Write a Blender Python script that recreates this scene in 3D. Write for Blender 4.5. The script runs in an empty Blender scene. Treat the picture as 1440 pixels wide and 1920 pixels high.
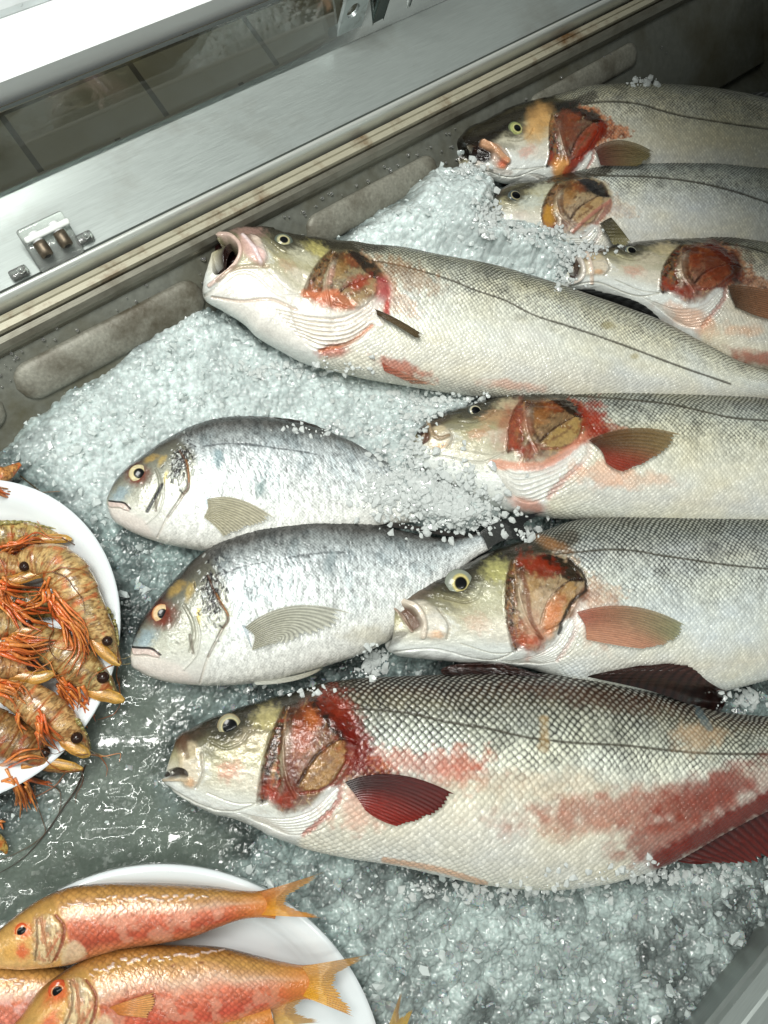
import bpy, math, random
import numpy as np
from mathutils import Matrix, Vector
random.seed(4)
rng = np.random.default_rng(7)
S = bpy.context.scene
COL = S.collection
# ------------------------------------------------------------------ camera, world, lamps, exposure
FPX = 26 / 36 * 1920.0
TILT = math.radians(18.94)
DX, DY = 0.8117, 0.5841                     # ground direction of the counter rails
d2 = np.array([DX, DY]); n2 = np.array([-DY, DX])
VIEW = np.array([math.sin(TILT) * DX, math.sin(TILT) * DY, -math.cos(TILT)])
CAM = -VIEW * 0.60 + np.array([0, 0, 0.0])
R = np.array(Matrix.Rotation(-TILT, 3, Vector((-DY, DX, 0))))
if (R @ np.array([0, 0, -1.0]) - VIEW).__abs__().max() > 1e-3:
    R = np.array(Matrix.Rotation(TILT, 3, Vector((-DY, DX, 0))))
cam_d = bpy.data.cameras.new('camera'); cam = bpy.data.objects.new('camera', cam_d); COL.objects.link(cam)
cam_d.sensor_fit = 'VERTICAL'; cam_d.sensor_height = 36; cam_d.sensor_width = 36; cam_d.lens = 26
cam_d.clip_start = 0.01; cam_d.clip_end = 20
cam.matrix_world = Matrix.Translation(Vector(CAM)) @ Matrix(R.tolist()).to_4x4()
S.camera = cam

w = bpy.data.worlds.new('World'); S.world = w; w.use_nodes = True
bg = w.node_tree.nodes['Background']; bg.inputs[0].default_value = (0.88, 0.95, 0.90, 1); bg.inputs[1].default_value = 0.235

def lamp(name, loc, target, sx, sy, power, color=(1, 1, 1)):
    l = bpy.data.lights.new(name, 'AREA'); l.shape = 'RECTANGLE'; l.size = sx; l.size_y = sy
    l.energy = power; l.color = color
    o = bpy.data.objects.new(name, l); COL.objects.link(o); o.location = loc
    dv = Vector(target) - Vector(loc); o.rotation_euler = dv.to_track_quat('-Z', 'Y').to_euler()
    return o
lamp('ceiling_light', (-0.38, 0.20, 1.02), (-0.02, -0.02, 0), 0.45, 0.30, 10.5, (1.0, 0.995, 0.95))
lamp('tube_light', (0.15, -0.50, 1.4), (0, -.1, 0), 1.3, 0.025, 4.6, (0.97, 1.0, 0.93))
lamp('tube_light', (-0.75, -0.25, 1.25), (0, -0.05, 0), 0.025, 1.2, 4.0, (0.97, 1.0, 0.93))
S.view_settings.view_transform = 'Standard'; S.view_settings.look = 'None'
S.view_settings.exposure = 0.06; S.view_settings.gamma = 1.0
S.render.engine = 'CYCLES'
S.cycles.max_bounces = 8; S.cycles.caustics_reflective = False; S.cycles.caustics_refractive = False
S.cycles.use_denoising = True

# ------------------------------------------------------------------ helpers
def P(u, v, z):
    """world point at height z that a reference pixel was traced from"""
    u = np.asarray(u, float); v = np.asarray(v, float); z = np.asarray(z, float)
    dc = np.stack([(u - 720) / FPX, -(v - 960) / FPX, -np.ones_like(u)], -1)
    dw = dc @ R.T
    t = (z - CAM[2]) / dw[..., 2]
    return CAM + dw * t[..., None]
def proj(X):
    c = (np.asarray(X, float) - CAM) @ R
    return 720 + FPX * c[..., 0] / -c[..., 2], 960 - FPX * c[..., 1] / -c[..., 2]
def lin(c):
    c = np.asarray(c, float) / 255.0
    return np.where(c <= 0.04045, c / 12.92, ((c + 0.055) / 1.055) ** 2.4)

_T = rng.random((256, 256))
def vn(x, y, seed=0):
    x = x + seed * 17.31; y = y + seed * 9.77
    xi = np.floor(x).astype(int); yi = np.floor(y).astype(int)
    fx = x - xi; fy = y - yi
    fx = fx * fx * (3 - 2 * fx); fy = fy * fy * (3 - 2 * fy)
    g = lambda a, b: _T[a & 255, b & 255]
    return (g(xi, yi) * (1 - fx) + g(xi + 1, yi) * fx) * (1 - fy) + (g(xi, yi + 1) * (1 - fx) + g(xi + 1, yi + 1) * fx) * fy
def fbm(x, y, oct=4, seed=0, gain=0.5):
    s = 0; a = 1; t = 0
    for k in range(oct):
        s = s + a * vn(x, y, seed + k * 3); t += a; a *= gain
        x = x * 2.03 + 5.1; y = y * 2.03 + 1.7
    return s / t
def sstep(a, b, x):
    t = np.clip((x - a) / (b - a), 0, 1); return t * t * (3 - 2 * t)
def hash2(i, j, k):
    return _T[(i * 7 + k * 31 + j * 3) & 255, (j * 5 + k * 57 + i) & 255]
def chunks(x, y, dome=0.5, tilt=0.9, seed=0):
    """max over jittered cells of tilted domes: (height, cell value, edge)"""
    xi = np.floor(x).astype(int); yi = np.floor(y).astype(int)
    best = np.full(x.shape, -9.0); sec = np.full(x.shape, -9.0); cid = np.zeros(x.shape)
    for a in (-1, 0, 1):
        for b in (-1, 0, 1):
            i = xi + a; j = yi + b
            cx = i + hash2(i, j, seed + 1); cy = j + hash2(i, j, seed + 2)
            dx = x - cx; dy = y - cy
            h = hash2(i, j, seed + 3) * 0.8 + (hash2(i, j, seed + 4) - .5) * tilt * dx + (hash2(i, j, seed + 5) - .5) * tilt * dy - dome * (dx * dx + dy * dy) * 1.6
            up = h > best
            sec = np.where(up, best, np.maximum(sec, h)); cid = np.where(up, hash2(i, j, seed + 6), cid); best = np.where(up, h, best)
    return best, cid, best - sec

def tps(src, dst, lam=0.0):
    src = np.array(src, float); dst = np.array(dst, float); n = len(src)
    c = src.mean(0); sc = np.abs(src - c).max(); s = (src - c) / sc
    def U(r2): return np.where(r2 > 1e-12, r2 * np.log(np.maximum(r2, 1e-12)), 0)
    K = U(((s[:, None] - s[None]) ** 2).sum(-1)) + lam * np.eye(n)
    Pm = np.c_[np.ones(n), s]; L = np.zeros((n + 3, n + 3)); L[:n, :n] = K; L[:n, n:] = Pm; L[n:, :n] = Pm.T
    W = np.linalg.solve(L, np.r_[dst, np.zeros((3, 2))])
    def f(u, v):
        q = (np.stack([u, v], -1) - c) / sc; sh = q.shape[:-1]; q = q.reshape(-1, 2)
        o = W[n] + q @ W[n + 1:]
        for i in range(n):
            o = o + U(((q - s[i]) ** 2).sum(-1))[:, None] * W[i]
        o = o.reshape(sh + (2,)); return o[..., 0], o[..., 1]
    return f

def hermite(P_, n=None, t=None, par=None):
    P_ = np.array(P_, float)
    if par is None:
        par = np.r_[0, np.cumsum(np.maximum(np.linalg.norm(np.diff(P_, axis=0), axis=1), 1e-6))]
    if t is None: t = np.linspace(0, par[-1], n)
    m = np.gradient(P_, par, axis=0) if len(P_) > 2 else np.repeat((P_[1:] - P_[:1]) / (par[1] - par[0]), 2, 0)
    k = np.clip(np.searchsorted(par, t, side='right') - 1, 0, len(par) - 2)
    h = par[k + 1] - par[k]; x = ((t - par[k]) / h)[:, None]; h = h[:, None]
    return ((2 * x**3 - 3 * x**2 + 1) * P_[k] + (x**3 - 2 * x**2 + x) * h * m[k] + (-2 * x**3 + 3 * x**2) * P_[k + 1] + (x**3 - x**2) * h * m[k + 1])

def mesh_obj(name, V, F, mat, parent=None, col=None, rough=None, smooth=True, org=None):
    V = np.asarray(V, np.float64).reshape(-1, 3)
    q_ = parent
    while q_ is not None:
        V = V - np.array(q_.location); q_ = q_.parent
    me = bpy.data.meshes.new(name)
    F = np.asarray(F, np.int32)
    k = F.shape[1]
    me.vertices.add(len(V)); me.vertices.foreach_set('co', V.astype(np.float32).ravel())
    me.loops.add(F.size); me.loops.foreach_set('vertex_index', F.ravel())
    me.polygons.add(len(F)); me.polygons.foreach_set('loop_start', np.arange(0, F.size, k, dtype=np.int32))
    me.polygons.foreach_set('loop_total', np.full(len(F), k, np.int32))
    me.polygons.foreach_set('use_smooth', np.full(len(F), smooth))
    me.update(calc_edges=True)
    if col is not None:
        a = me.color_attributes.new('Col', 'FLOAT_COLOR', 'POINT')
        c4 = np.ones((len(V), 4), np.float32); c4[:, :3] = np.asarray(col).reshape(-1, 3); a.data.foreach_set('color', c4.ravel())
    if rough is not None:
        a = me.attributes.new('Rough', 'FLOAT', 'POINT'); a.data.foreach_set('value', np.asarray(rough, np.float32).ravel())
    me.materials.append(mat)
    o = bpy.data.objects.new(name, me); COL.objects.link(o)
    if parent is not None: o.parent = parent
    return o
def grid_faces(nr, nc, wrap=False, flip=False):
    i, j = np.meshgrid(np.arange(nr - 1), np.arange(nc if wrap else nc - 1), indexing='ij')
    j2 = (j + 1) % nc
    f = np.stack([i * nc + j, i * nc + j2, (i + 1) * nc + j2, (i + 1) * nc + j], -1).reshape(-1, 4)
    return f[:, ::-1] if flip else f
def thing(name, label, cat, loc, group=None):
    o = bpy.data.objects.new(name, None); COL.objects.link(o); o.location = loc; o.empty_display_size = 0.01
    o.matrix_world = Matrix.Translation(Vector(loc))
    o['label'] = label; o['category'] = cat
    if group: o['group'] = group
    return o
def tag(o, label, cat, group=None, kind=None):
    if label: o['label'] = label
    if cat: o['category'] = cat
    if group: o['group'] = group
    if kind: o['kind'] = kind
    return o
def grid_normals(V, wrap):
    if wrap:
        dv = np.roll(V, -1, 1) - np.roll(V, 1, 1)
    else:
        dv = np.gradient(V, axis=1)
    du = np.gradient(V, axis=0)
    n = np.cross(du, dv); return n / np.maximum(np.linalg.norm(n, axis=-1, keepdims=True), 1e-12)

# ------------------------------------------------------------------ materials
def new_mat(name):
    m = bpy.data.materials.new(name); m.use_nodes = True
    return m, m.node_tree, m.node_tree.nodes['Principled BSDF']
def attr_mat(name, rough=0.35, metallic=0.0, coat=0.0, coat_rough=0.1, sss=0.0, sssc=.004, spec=0.5, bump=0.0, bscale=400, use_rough=False, trans=0.0, ior=1.45, sat_noise=0.0, grain=0.12):
    m, nt, b = new_mat(name)
    a = nt.nodes.new('ShaderNodeVertexColor'); a.layer_name = 'Col'
    tc = nt.nodes.new('ShaderNodeTexCoord')
    nz = nt.nodes.new('ShaderNodeTexNoise'); nz.inputs['Scale'].default_value = bscale; nz.inputs['Detail'].default_value = 4
    nt.links.new(tc.outputs['Object'], nz.inputs['Vector'])
    mr = nt.nodes.new('ShaderNodeMapRange'); mr.inputs['To Min'].default_value = 1 - grain * 2; mr.inputs['To Max'].default_value = 1 + grain * 2
    nt.links.new(nz.outputs['Fac'], mr.inputs['Value'])
    mx = nt.nodes.new('ShaderNodeMix'); mx.data_type = 'RGBA'; mx.blend_type = 'MULTIPLY'; mx.inputs[0].default_value = 1
    nt.links.new(a.outputs['Color'], mx.inputs[6]); nt.links.new(mr.outputs[0], mx.inputs[7])
    nt.links.new(mx.outputs[2], b.inputs['Base Color'])
    b.inputs['Roughness'].default_value = rough; b.inputs['Metallic'].default_value = metallic
    b.inputs['Coat Weight'].default_value = coat; b.inputs['Coat Roughness'].default_value = coat_rough
    b.inputs['Specular IOR Level'].default_value = spec; b.inputs['IOR'].default_value = ior
    b.inputs['Transmission Weight'].default_value = trans
    if sss:
        b.inputs['Subsurface Weight'].default_value = sss; b.inputs['Subsurface Radius'].default_value = (.9, 1, 1)
        b.inputs['Subsurface Scale'].default_value = sssc
    if use_rough:
        r = nt.nodes.new('ShaderNodeAttribute'); r.attribute_name = 'Rough'
        nt.links.new(r.outputs['Fac'], b.inputs['Roughness'])
    if bump:
        bp = nt.nodes.new('ShaderNodeBump'); bp.inputs['Strength'].default_value = bump; bp.inputs['Distance'].default_value = 0.001
        nt.links.new(nz.outputs['Fac'], bp.inputs['Height']); nt.links.new(bp.outputs[0], b.inputs['Normal'])
    return m
M_skin = attr_mat('fish_skin', rough=.34, coat=.30, coat_rough=.10, bump=.3, bscale=700, use_rough=True, metallic=.10, spec=.4)
_nt = M_skin.node_tree; _b = _nt.nodes['Principled BSDF']; _tc = _nt.nodes.new('ShaderNodeTexCoord'); _nz = _nt.nodes.new('ShaderNodeTexNoise'); _nz.inputs['Scale'].default_value = 170; _nz.inputs['Detail'].default_value = 3
_bp = _nt.nodes.new('ShaderNodeBump'); _bp.inputs['Strength'].default_value = .8; _bp.inputs['Distance'].default_value = .0022
_nt.links.new(_tc.outputs['Object'], _nz.inputs['Vector']); _nt.links.new(_nz.outputs['Fac'], _bp.inputs['Height']); _nt.links.new(_bp.outputs[0], _b.inputs['Coat Normal']); _b.inputs['Coat Weight'].default_value = .55; _b.inputs['Coat Roughness'].default_value = .06
M_fin = attr_mat('fish_fin', rough=.3, coat=.5, coat_rough=.15, bump=.2, bscale=500)
M_finc = attr_mat('translucent_fin', rough=.3, coat=.4, coat_rough=.15, bump=.2, bscale=500); M_finc.node_tree.nodes['Principled BSDF'].inputs['Alpha'].default_value = .6
M_eye = attr_mat('fish_eye', rough=.2, coat=.25, coat_rough=.03, grain=.05, spec=.25)
M_prawn = attr_mat('prawn_shell', rough=.3, coat=.6, coat_rough=.12, bump=.4, bscale=900, grain=.3)
M_ice = attr_mat('crushed_ice', rough=.2, coat=.9, coat_rough=.03, bump=.35, bscale=420, use_rough=True, grain=.16, ior=1.31, sss=.75, sssc=.005)

def plain(name, c, rough=.4, metallic=0., noise=.15, nscale=60, bump=0., stretch=None, coat=0., dirt=None, rot=0.0):
    m, nt, b = new_mat(name)
    tc = nt.nodes.new('ShaderNodeTexCoord'); mp = nt.nodes.new('ShaderNodeMapping')
    mp2 = nt.nodes.new('ShaderNodeMapping'); mp2.vector_type = 'POINT'
    mp2.inputs['Rotation'].default_value = (0, 0, rot)
    nt.links.new(tc.outputs['Object'], mp2.inputs[0]); nt.links.new(mp2.outputs[0], mp.inputs[0])
    if stretch: mp.inputs['Scale'].default_value = stretch
    nz = nt.nodes.new('ShaderNodeTexNoise'); nz.inputs['Scale'].default_value = nscale; nz.inputs['Detail'].default_value = 6
    nt.links.new(mp.outputs[0], nz.inputs['Vector'])
    mr = nt.nodes.new('ShaderNodeMapRange'); mr.inputs['From Min'].default_value = .25; mr.inputs['From Max'].default_value = .75
    mr.inputs['To Min'].default_value = 1 - noise; mr.inputs['To Max'].default_value = 1 + noise
    nt.links.new(nz.outputs['Fac'], mr.inputs['Value'])
    mx = nt.nodes.new('ShaderNodeMix'); mx.data_type = 'RGBA'; mx.blend_type = 'MULTIPLY'; mx.inputs[0].default_value = 1
    mx.inputs[6].default_value = (*lin(c), 1); nt.links.new(mr.outputs[0], mx.inputs[7])
    out = mx.outputs[2]
    if dirt:
        dc, scale, lo, hi = dirt
        n3 = nt.nodes.new('ShaderNodeTexNoise'); n3.inputs['Scale'].default_value = scale; n3.inputs['Detail'].default_value = 8; n3.inputs['Roughness'].default_value = .65
        nt.links.new(tc.outputs['Object'], n3.inputs['Vector'])
        m3 = nt.nodes.new('ShaderNodeMapRange'); m3.inputs['From Min'].default_value = lo; m3.inputs['From Max'].default_value = hi
        nt.links.new(n3.outputs['Fac'], m3.inputs['Value'])
        x3 = nt.nodes.new('ShaderNodeMix'); x3.data_type = 'RGBA'; nt.links.new(m3.outputs[0], x3.inputs[0])
        nt.links.new(out, x3.inputs[6]); x3.inputs[7].default_value = (*lin(dc), 1); out = x3.outputs[2]
    nt.links.new(out, b.inputs['Base Color'])
    rr = nt.nodes.new('ShaderNodeMapRange'); rr.inputs['To Min'].default_value = rough * .75; rr.inputs['To Max'].default_value = rough * 1.25
    nt.links.new(nz.outputs['Fac'], rr.inputs['Value']); nt.links.new(rr.outputs[0], b.inputs['Roughness'])
    b.inputs['Metallic'].default_value = metallic; b.inputs['Coat Weight'].default_value = coat
    if bump:
        bp = nt.nodes.new('ShaderNodeBump'); bp.inputs['Strength'].default_value = bump; bp.inputs['Distance'].default_value = 0.0006
        nt.links.new(nz.outputs['Fac'], bp.inputs['Height']); nt.links.new(bp.outputs[0], b.inputs['Normal'])
    return m
ANG = math.atan2(DY, DX)
M_steel = plain('brushed_steel', (164, 172, 169), .45, .55, .10, 30, .12, (2, 60, 2), rot=-ANG, dirt=((128, 126, 116), 9, .52, .9))
M_lip = plain('dull_steel_lip', (132, 130, 118), .42, .6, .14, 30, .1, (3, 40, 3), rot=-ANG, dirt=((84, 76, 60), 30, .5, .8))
M_gasket = plain('cream_rubber_gasket', (166, 162, 142), .45, .15, .14, 30, .15, (3, 50, 3), rot=-ANG, dirt=((104, 76, 44), 30, .50, .70))
M_tray = plain('tray_metal', (112, 114, 106), .45, .35, .18, 160, .5, dirt=((84, 80, 60), 14, .45, .7))
M_bead = plain('tray_bead_metal', (132, 131, 120), .5, .2, .25, 420, .5, dirt=((78, 72, 58), 24, .42, .66))
M_white = plain('white_enamel', (236, 240, 240), .35, 0, .03, 20, 0, coat=.2)
M_plate = plain('white_plate', (226, 233, 236), .22, 0, .03, 30, 0, coat=.6)
M_rubber = plain('dark_rubber', (28, 27, 24), .6, 0, .2, 60, .2)
M_bolt = plain('rusty_bolt', (104, 94, 80), .45, .7, .35, 300, .5)
M_floor = None

# ------------------------------------------------------------------ z map for laying things on things
ZM = np.full((400, 520), -1.0)      # 5 px cells, covers u,v from -300
def zm_add(X):
    u, v = proj(X); i = ((v + 300) / 6).astype(int); j = ((u + 300) / 6).astype(int)
    ok = (i >= 0) & (i < 400) & (j >= 0) & (j < 520)
    np.maximum.at(ZM, (i[ok], j[ok]), X[..., 2][ok])
def zm_get(u, v, default=0.02, r=1):
    u = np.asarray(u, float); v = np.asarray(v, float)
    i = np.clip(((v + 300) / 6).astype(int), r, 399 - r); j = np.clip(((u + 300) / 6).astype(int), r, 519 - r)
    s = 0; c = 0
    for a in range(-r, r + 1):
        for b in range(-r, r + 1):
            z = ZM[i + a, j + b]; ok = z > -.5; s = s + np.where(ok, z, 0); c = c + ok
    return np.where(c > 0, s / np.maximum(c, 1), default)

# ------------------------------------------------------------------ paint canvas on a mesh
class Canvas:
    def __init__(s, x, y, col, disp, rough):
        s.x, s.y, s.col, s.disp, s.rough = x, y, col, disp, rough; s.k = 1.0; s.ns = 0
    def _apply(s, idx, m, color, alpha, h, rough, var):
        if color is not None:
            c = lin(color)
            if var:
                v = fbm(s.x[idx] / 14., s.y[idx] / 14., 3, 5 + s.ns); c = c[None, :] * (1 + var * (v[:, None] - .5) * 2.4)
            a = (m * alpha)[:, None]; s.col[idx] = s.col[idx] * (1 - a) + c * a
        if h: s.disp[idx] += h * m
        if rough is not None: s.rough[idx] = s.rough[idx] * (1 - m) + rough * m
    def _near(s, pts, pad):
        p = np.array(pts, float); lo = p.min(0) - pad; hi = p.max(0) + pad
        return np.nonzero((s.x > lo[0]) & (s.x < hi[0]) & (s.y > lo[1]) & (s.y < hi[1]))[0]
    def _segd(s, idx, p, closed):
        x = s.x[idx]; y = s.y[idx]; d = np.full(x.shape, 1e9); tt = np.zeros(x.shape); ins = np.zeros(x.shape, bool)
        n = len(p); m = n if closed else n - 1
        for i in range(m):
            ax, ay = p[i]; bx, by = p[(i + 1) % n]; ex, ey = bx - ax, by - ay
            t = np.clip(((x - ax) * ex + (y - ay) * ey) / (ex * ex + ey * ey + 1e-9), 0, 1)
            dd = np.hypot(x - ax - t * ex, y - ay - t * ey); up = dd < d
            d = np.where(up, dd, d); tt = np.where(up, (i + t) / m, tt)
            if closed:
                c = ((ay > y) != (by > y)) & (x < (bx - ax) * (y - ay) / ((by - ay) if abs(by - ay) > 1e-9 else 1e-9) + ax)
                ins ^= c
        return d, tt, ins
    def mottle(s, idx, m, mot):
        for n_, (color, th, sx, sy, ang, al) in enumerate(mot):
            a = math.radians(ang); x = s.x[idx]; y = s.y[idx]
            g = fbm((x * math.cos(a) + y * math.sin(a)) / sx, (-x * math.sin(a) + y * math.cos(a)) / sy, 4, s.ns + n_ * 5)
            k = (m * al * sstep(th - .09, th + .09, g))[:, None]; s.col[idx] = s.col[idx] * (1 - k) + lin(color) * k; s.disp[idx] += k[:, 0] * .00012 * (1 if n_ % 2 else -1)
    def poly(s, pts, color=None, alpha=1., soft=8., rag=0., h=0., rough=None, var=.25, rs=16., mot=()):
        s.ns += 1; pts = hermite(list(pts) + [pts[0]], n=max(24, len(pts) * 4))[:-1]
        idx = s._near(pts, soft * 2 + rag * 2)
        if not len(idx): return
        d, _, ins = s._segd(idx, pts, True); sd = np.where(ins, d, -d)
        if rag: sd = sd + (fbm(s.x[idx] / rs, s.y[idx] / rs, 4, s.ns) - .5) * 4 * rag
        s._apply(idx, sstep(-soft, soft, sd), color, alpha, h, rough, var)
        if mot: s.mottle(idx, sstep(-soft, soft, sd), mot)
    def stroke(s, pts, wd, color=None, alpha=1., h=0., rag=0., taper=False, rough=None, var=.2, soft=None):
        s.ns += 1; pts = hermite(pts, n=max(10, len(pts) * 5)) if len(pts) > 2 else np.array(pts, float)
        idx = s._near(pts, wd * 3 + rag * 2)
        if not len(idx): return
        d, t, _ = s._segd(idx, pts, False)
        ww = wd * (np.sin(np.pi * np.clip(t, .04, .96)) ** .5 if taper else 1)
        if rag: d = d + (fbm(s.x[idx] / 10., s.y[idx] / 10., 3, s.ns) - .5) * 3 * rag
        m = 1 - sstep(.45, 1.3, d / ww); s._apply(idx, m, color, alpha, h, rough, var)
    def blob(s, cx, cy, rx, ry, ang=0, color=None, alpha=1., h=0., rag=.5, rough=None, var=.3, rs=18.):
        s.ns += 1; r = max(rx, ry) * 2.2
        idx = s._near([(cx - r, cy - r), (cx + r, cy + r)], 0)
        if not len(idx): return
        a = math.radians(ang); x = s.x[idx] - cx; y = s.y[idx] - cy
        xr = x * math.cos(a) + y * math.sin(a); yr = -x * math.sin(a) + y * math.cos(a)
        q = np.sqrt((xr / rx) ** 2 + (yr / ry) ** 2)
        if rag: q = q + (fbm(s.x[idx] / rs, s.y[idx] / rs, 4, s.ns) - .5) * 2 * rag
        s._apply(idx, 1 - sstep(.35, 1.35, q), color, alpha, h, rough, var)

def ramp(q, stops):
    xs = [a for a, _ in stops]; cs = np.array([lin(c) for _, c in stops])
    return np.stack([np.interp(q, xs, cs[:, k]) for k in range(3)], -1)

def scale_pattern(a, b):
    """diamond lattice of overlapping scales; returns (height 0..1, centre brightness, rim, id)"""
    ai = np.floor(a).astype(int); bi = np.floor(b).astype(int)
    found = np.zeros(a.shape, bool); H = np.zeros(a.shape); C = np.zeros(a.shape); E = np.zeros(a.shape); I = np.zeros(a.shape)
    RR = 1.18
    for di in (-1, 0, 1, 2):
        for dj in (-1, 0, 1, 2):
            i = ai + di; j = bi + dj
            ok = ((i + j) & 1) == 0
            jx = (hash2(i, j, 3) - .5) * .16; jy = (hash2(i, j, 4) - .5) * .16
            dx = a - i - jx; dy = b - j - jy
            r = np.hypot(dx * 1.02, dy * .98)
            hit = ok & (r < RR) & ~found
            H = np.where(hit, .5 + .42 * dx + .25 * (1 - r / RR), H)
            C = np.where(hit, np.clip(1 - np.hypot(dx - .32, dy) / .85, 0, 1), C)
            E = np.where(hit, sstep(.80, 1.0, r / RR), E)
            I = np.where(hit, hash2(i, j, 9), I)
            found |= hit
    return H, C, E, I

# ------------------------------------------------------------------ fish body
def fish_body(root, pairs, hs, zc, step, paint, n_low=26, umax=1470, scale_px=5.0, pw=.86, disp_gain=1.0, seed=0):
    B = np.array([p[0] for p in pairs], float); L = np.array([p[1] for p in pairs], float)
    par = np.r_[0, np.cumsum(np.maximum(.5 * (np.linalg.norm(np.diff(B, axis=0), axis=1) + np.linalg.norm(np.diff(L, axis=0), axis=1)), .5))]
    tt = [0.]
    while tt[-1] < par[-1]:
        um = np.interp(tt[-1], par, (B[:, 0] + L[:, 0]) / 2)
        tt.append(tt[-1] + (step if (-40 < um < umax) else step * 5))
    t = np.clip(np.array(tt), 0, par[-1])
    Bs = hermite(B, t=t, par=par); Ls = hermite(L, t=t, par=par)
    hh = np.interp(t, np.linspace(0, 1, len(hs)) * par[-1] if np.isscalar(hs[0]) else par[[int(a) for a, _ in hs]], hs if np.isscalar(hs[0]) else [b for _, b in hs])
    ker = np.ones(9) / 9; hh = np.convolve(np.pad(hh, 4, mode='edge'), ker, 'valid')
    zz = np.interp(t, par, zc) if not np.isscalar(zc) else np.full(t.shape, zc)
    wpx = np.linalg.norm(B - L, axis=1).max()
    ntop = int(wpx * 1.35 / step)
    ph = np.r_[np.linspace(0, math.pi, ntop), np.linspace(math.pi, 2 * math.pi, n_low + 2)[1:-1]]
    c = np.cos(ph); sn = np.sin(ph)
    c = np.sign(c) * np.abs(c) ** .92; sz = np.sign(sn) * np.abs(sn) ** pw
    lat = (1 - c) / 2                                  # 0 back edge .. 1 belly edge
    Z = zz[:, None] + hh[:, None] * sz[None] * np.where(sz < 0, .75, 1)[None]
    B3 = P(Bs[:, 0], Bs[:, 1], zz); L3 = P(Ls[:, 0], Ls[:, 1], zz)
    V = B3[:, None] * (1 - lat)[None, :, None] + L3[:, None] * lat[None, :, None]; V[..., 2] = Z
    N = grid_normals(V, True)
    cen = V.mean(1, keepdims=True); 
    if ((V - cen) * N).sum() < 0: N = -N
    u, v = proj(V)
    q = np.clip(ph / math.pi, 0, 1)[None].repeat(len(t), 0)
    low = (ph > math.pi)[None].repeat(len(t), 0)
    q = np.where(low, np.clip((2 * math.pi - ph) / math.pi, 0, 1)[None], q)
    mpp = 0.6 / FPX                                    # metres per pixel about the ground
    dA = np.linalg.norm(np.diff((B3 + L3) / 2, axis=0), axis=1); aa = np.r_[0, np.cumsum(dA)] / mpp
    ring = np.linalg.norm(np.diff(V, axis=1), axis=-1); bb = np.c_[np.zeros(len(t)), np.cumsum(ring, 1)] / mpp
    halfw = bb[:, ntop - 1].max()
    # rows count stays the same where the body narrows a little: blend
    bbn = bb / np.maximum(bb[:, ntop - 1:ntop], 1) * (0.55 * bb[:, ntop - 1:ntop] + .45 * halfw)
    A = aa[:, None].repeat(len(ph), 1) / scale_px + (q - .5) * 1.0; Bq = bbn / scale_px
    Av = A + 4.0 * (fbm(A / 17, Bq / 14, 3, seed) - .5) + .5 * (fbm(A / 2.2, Bq / 2.2, 2, seed + 1) - .5); Bv = Bq + 2.0 * (fbm(A / 18, Bq / 12, 3, seed + 8) - .5) + .4 * (fbm(A / 2.2, Bq / 2.2, 2, seed + 2) - .5)
    sh = u.shape
    f = dict(u=u.ravel(), v=v.ravel(), q=q.ravel(), A=Av.ravel(), B=Bv.ravel(), t=(t[:, None] / par[-1]).repeat(len(ph), 1).ravel(), seed=seed)
    col = np.zeros((u.size, 3)); disp = np.zeros(u.size); rough = np.full(u.size, .32)
    f.update(col=col, disp=disp, rough=rough)
    paint(f)
    fade = np.where(low, 0, 1).ravel()
    W = V + N * (f['disp'] * disp_gain * fade).reshape(sh)[..., None]
    zm_add(W[:, :ntop])
    F = grid_faces(sh[0], sh[1], wrap=True)
    nv = sh[0] * sh[1]
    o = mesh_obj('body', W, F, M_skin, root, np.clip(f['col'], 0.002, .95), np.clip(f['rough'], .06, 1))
    return o, W

def eye(root, u, v, r, iris, pupil=.5, ring=(60, 50, 40), squash=1., lift=.0, ang=0, rim=(30, 28, 24), pupcol=(10, 12, 14), pdx=0., ri=.78):
    z = float(zm_get(u, v)) + lift - .0007
    c = P(u, v, z); mpp = (CAM[2] - z) / FPX / math.cos(TILT) * 1.0
    rr = r * mpp; nr, na = 22, 40
    k = np.linspace(0, 1, nr)[:, None]; a = np.linspace(0, 2 * math.pi, na, endpoint=False)[None]
    X = rr * k * np.cos(a); Y = rr * k * np.sin(a) * squash; Zz = rr * (.30 * (1 - k ** 2.2) - .10) + 0 * a
    Zz = Zz - np.where(k > .93, rr * .25, 0)
    V = np.stack([c[0] + X, c[1] + Y, c[2] + Zz], -1)
    pk = k + .035 * np.cos(a * 1) + .02 * np.sin(a * 2 + 1)
    col = np.ones((nr, na, 3)) * lin(iris)
    col *= (1 + .28 * (fbm(np.cos(a) * 5 + k * 2, np.sin(a) * 5 + k * 4, 3, int(u)) - .5)[..., None] * 2)
    kp = np.hypot(k * np.cos(a) - pdx, k * np.sin(a))
    def mixc(m, cc):
        nonlocal col; col = col * (1 - m[..., None]) + lin(cc) * m[..., None]
    mixc(sstep(ri, ri + .12, pk), ring); mixc(sstep(.93, 1., pk) + 0 * a, rim)
    mixc(1 - sstep(pupil, pupil + .1, kp), pupcol)
    mixc(sstep(pupil + .05, pupil + .1, kp) * (1 - sstep(pupil + .12, pupil + .2, kp)) * .5, (220, 205, 150))
    F = grid_faces(nr, na, wrap=True)
    return mesh_obj('eye', V, F, M_eye, root, col)

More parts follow.
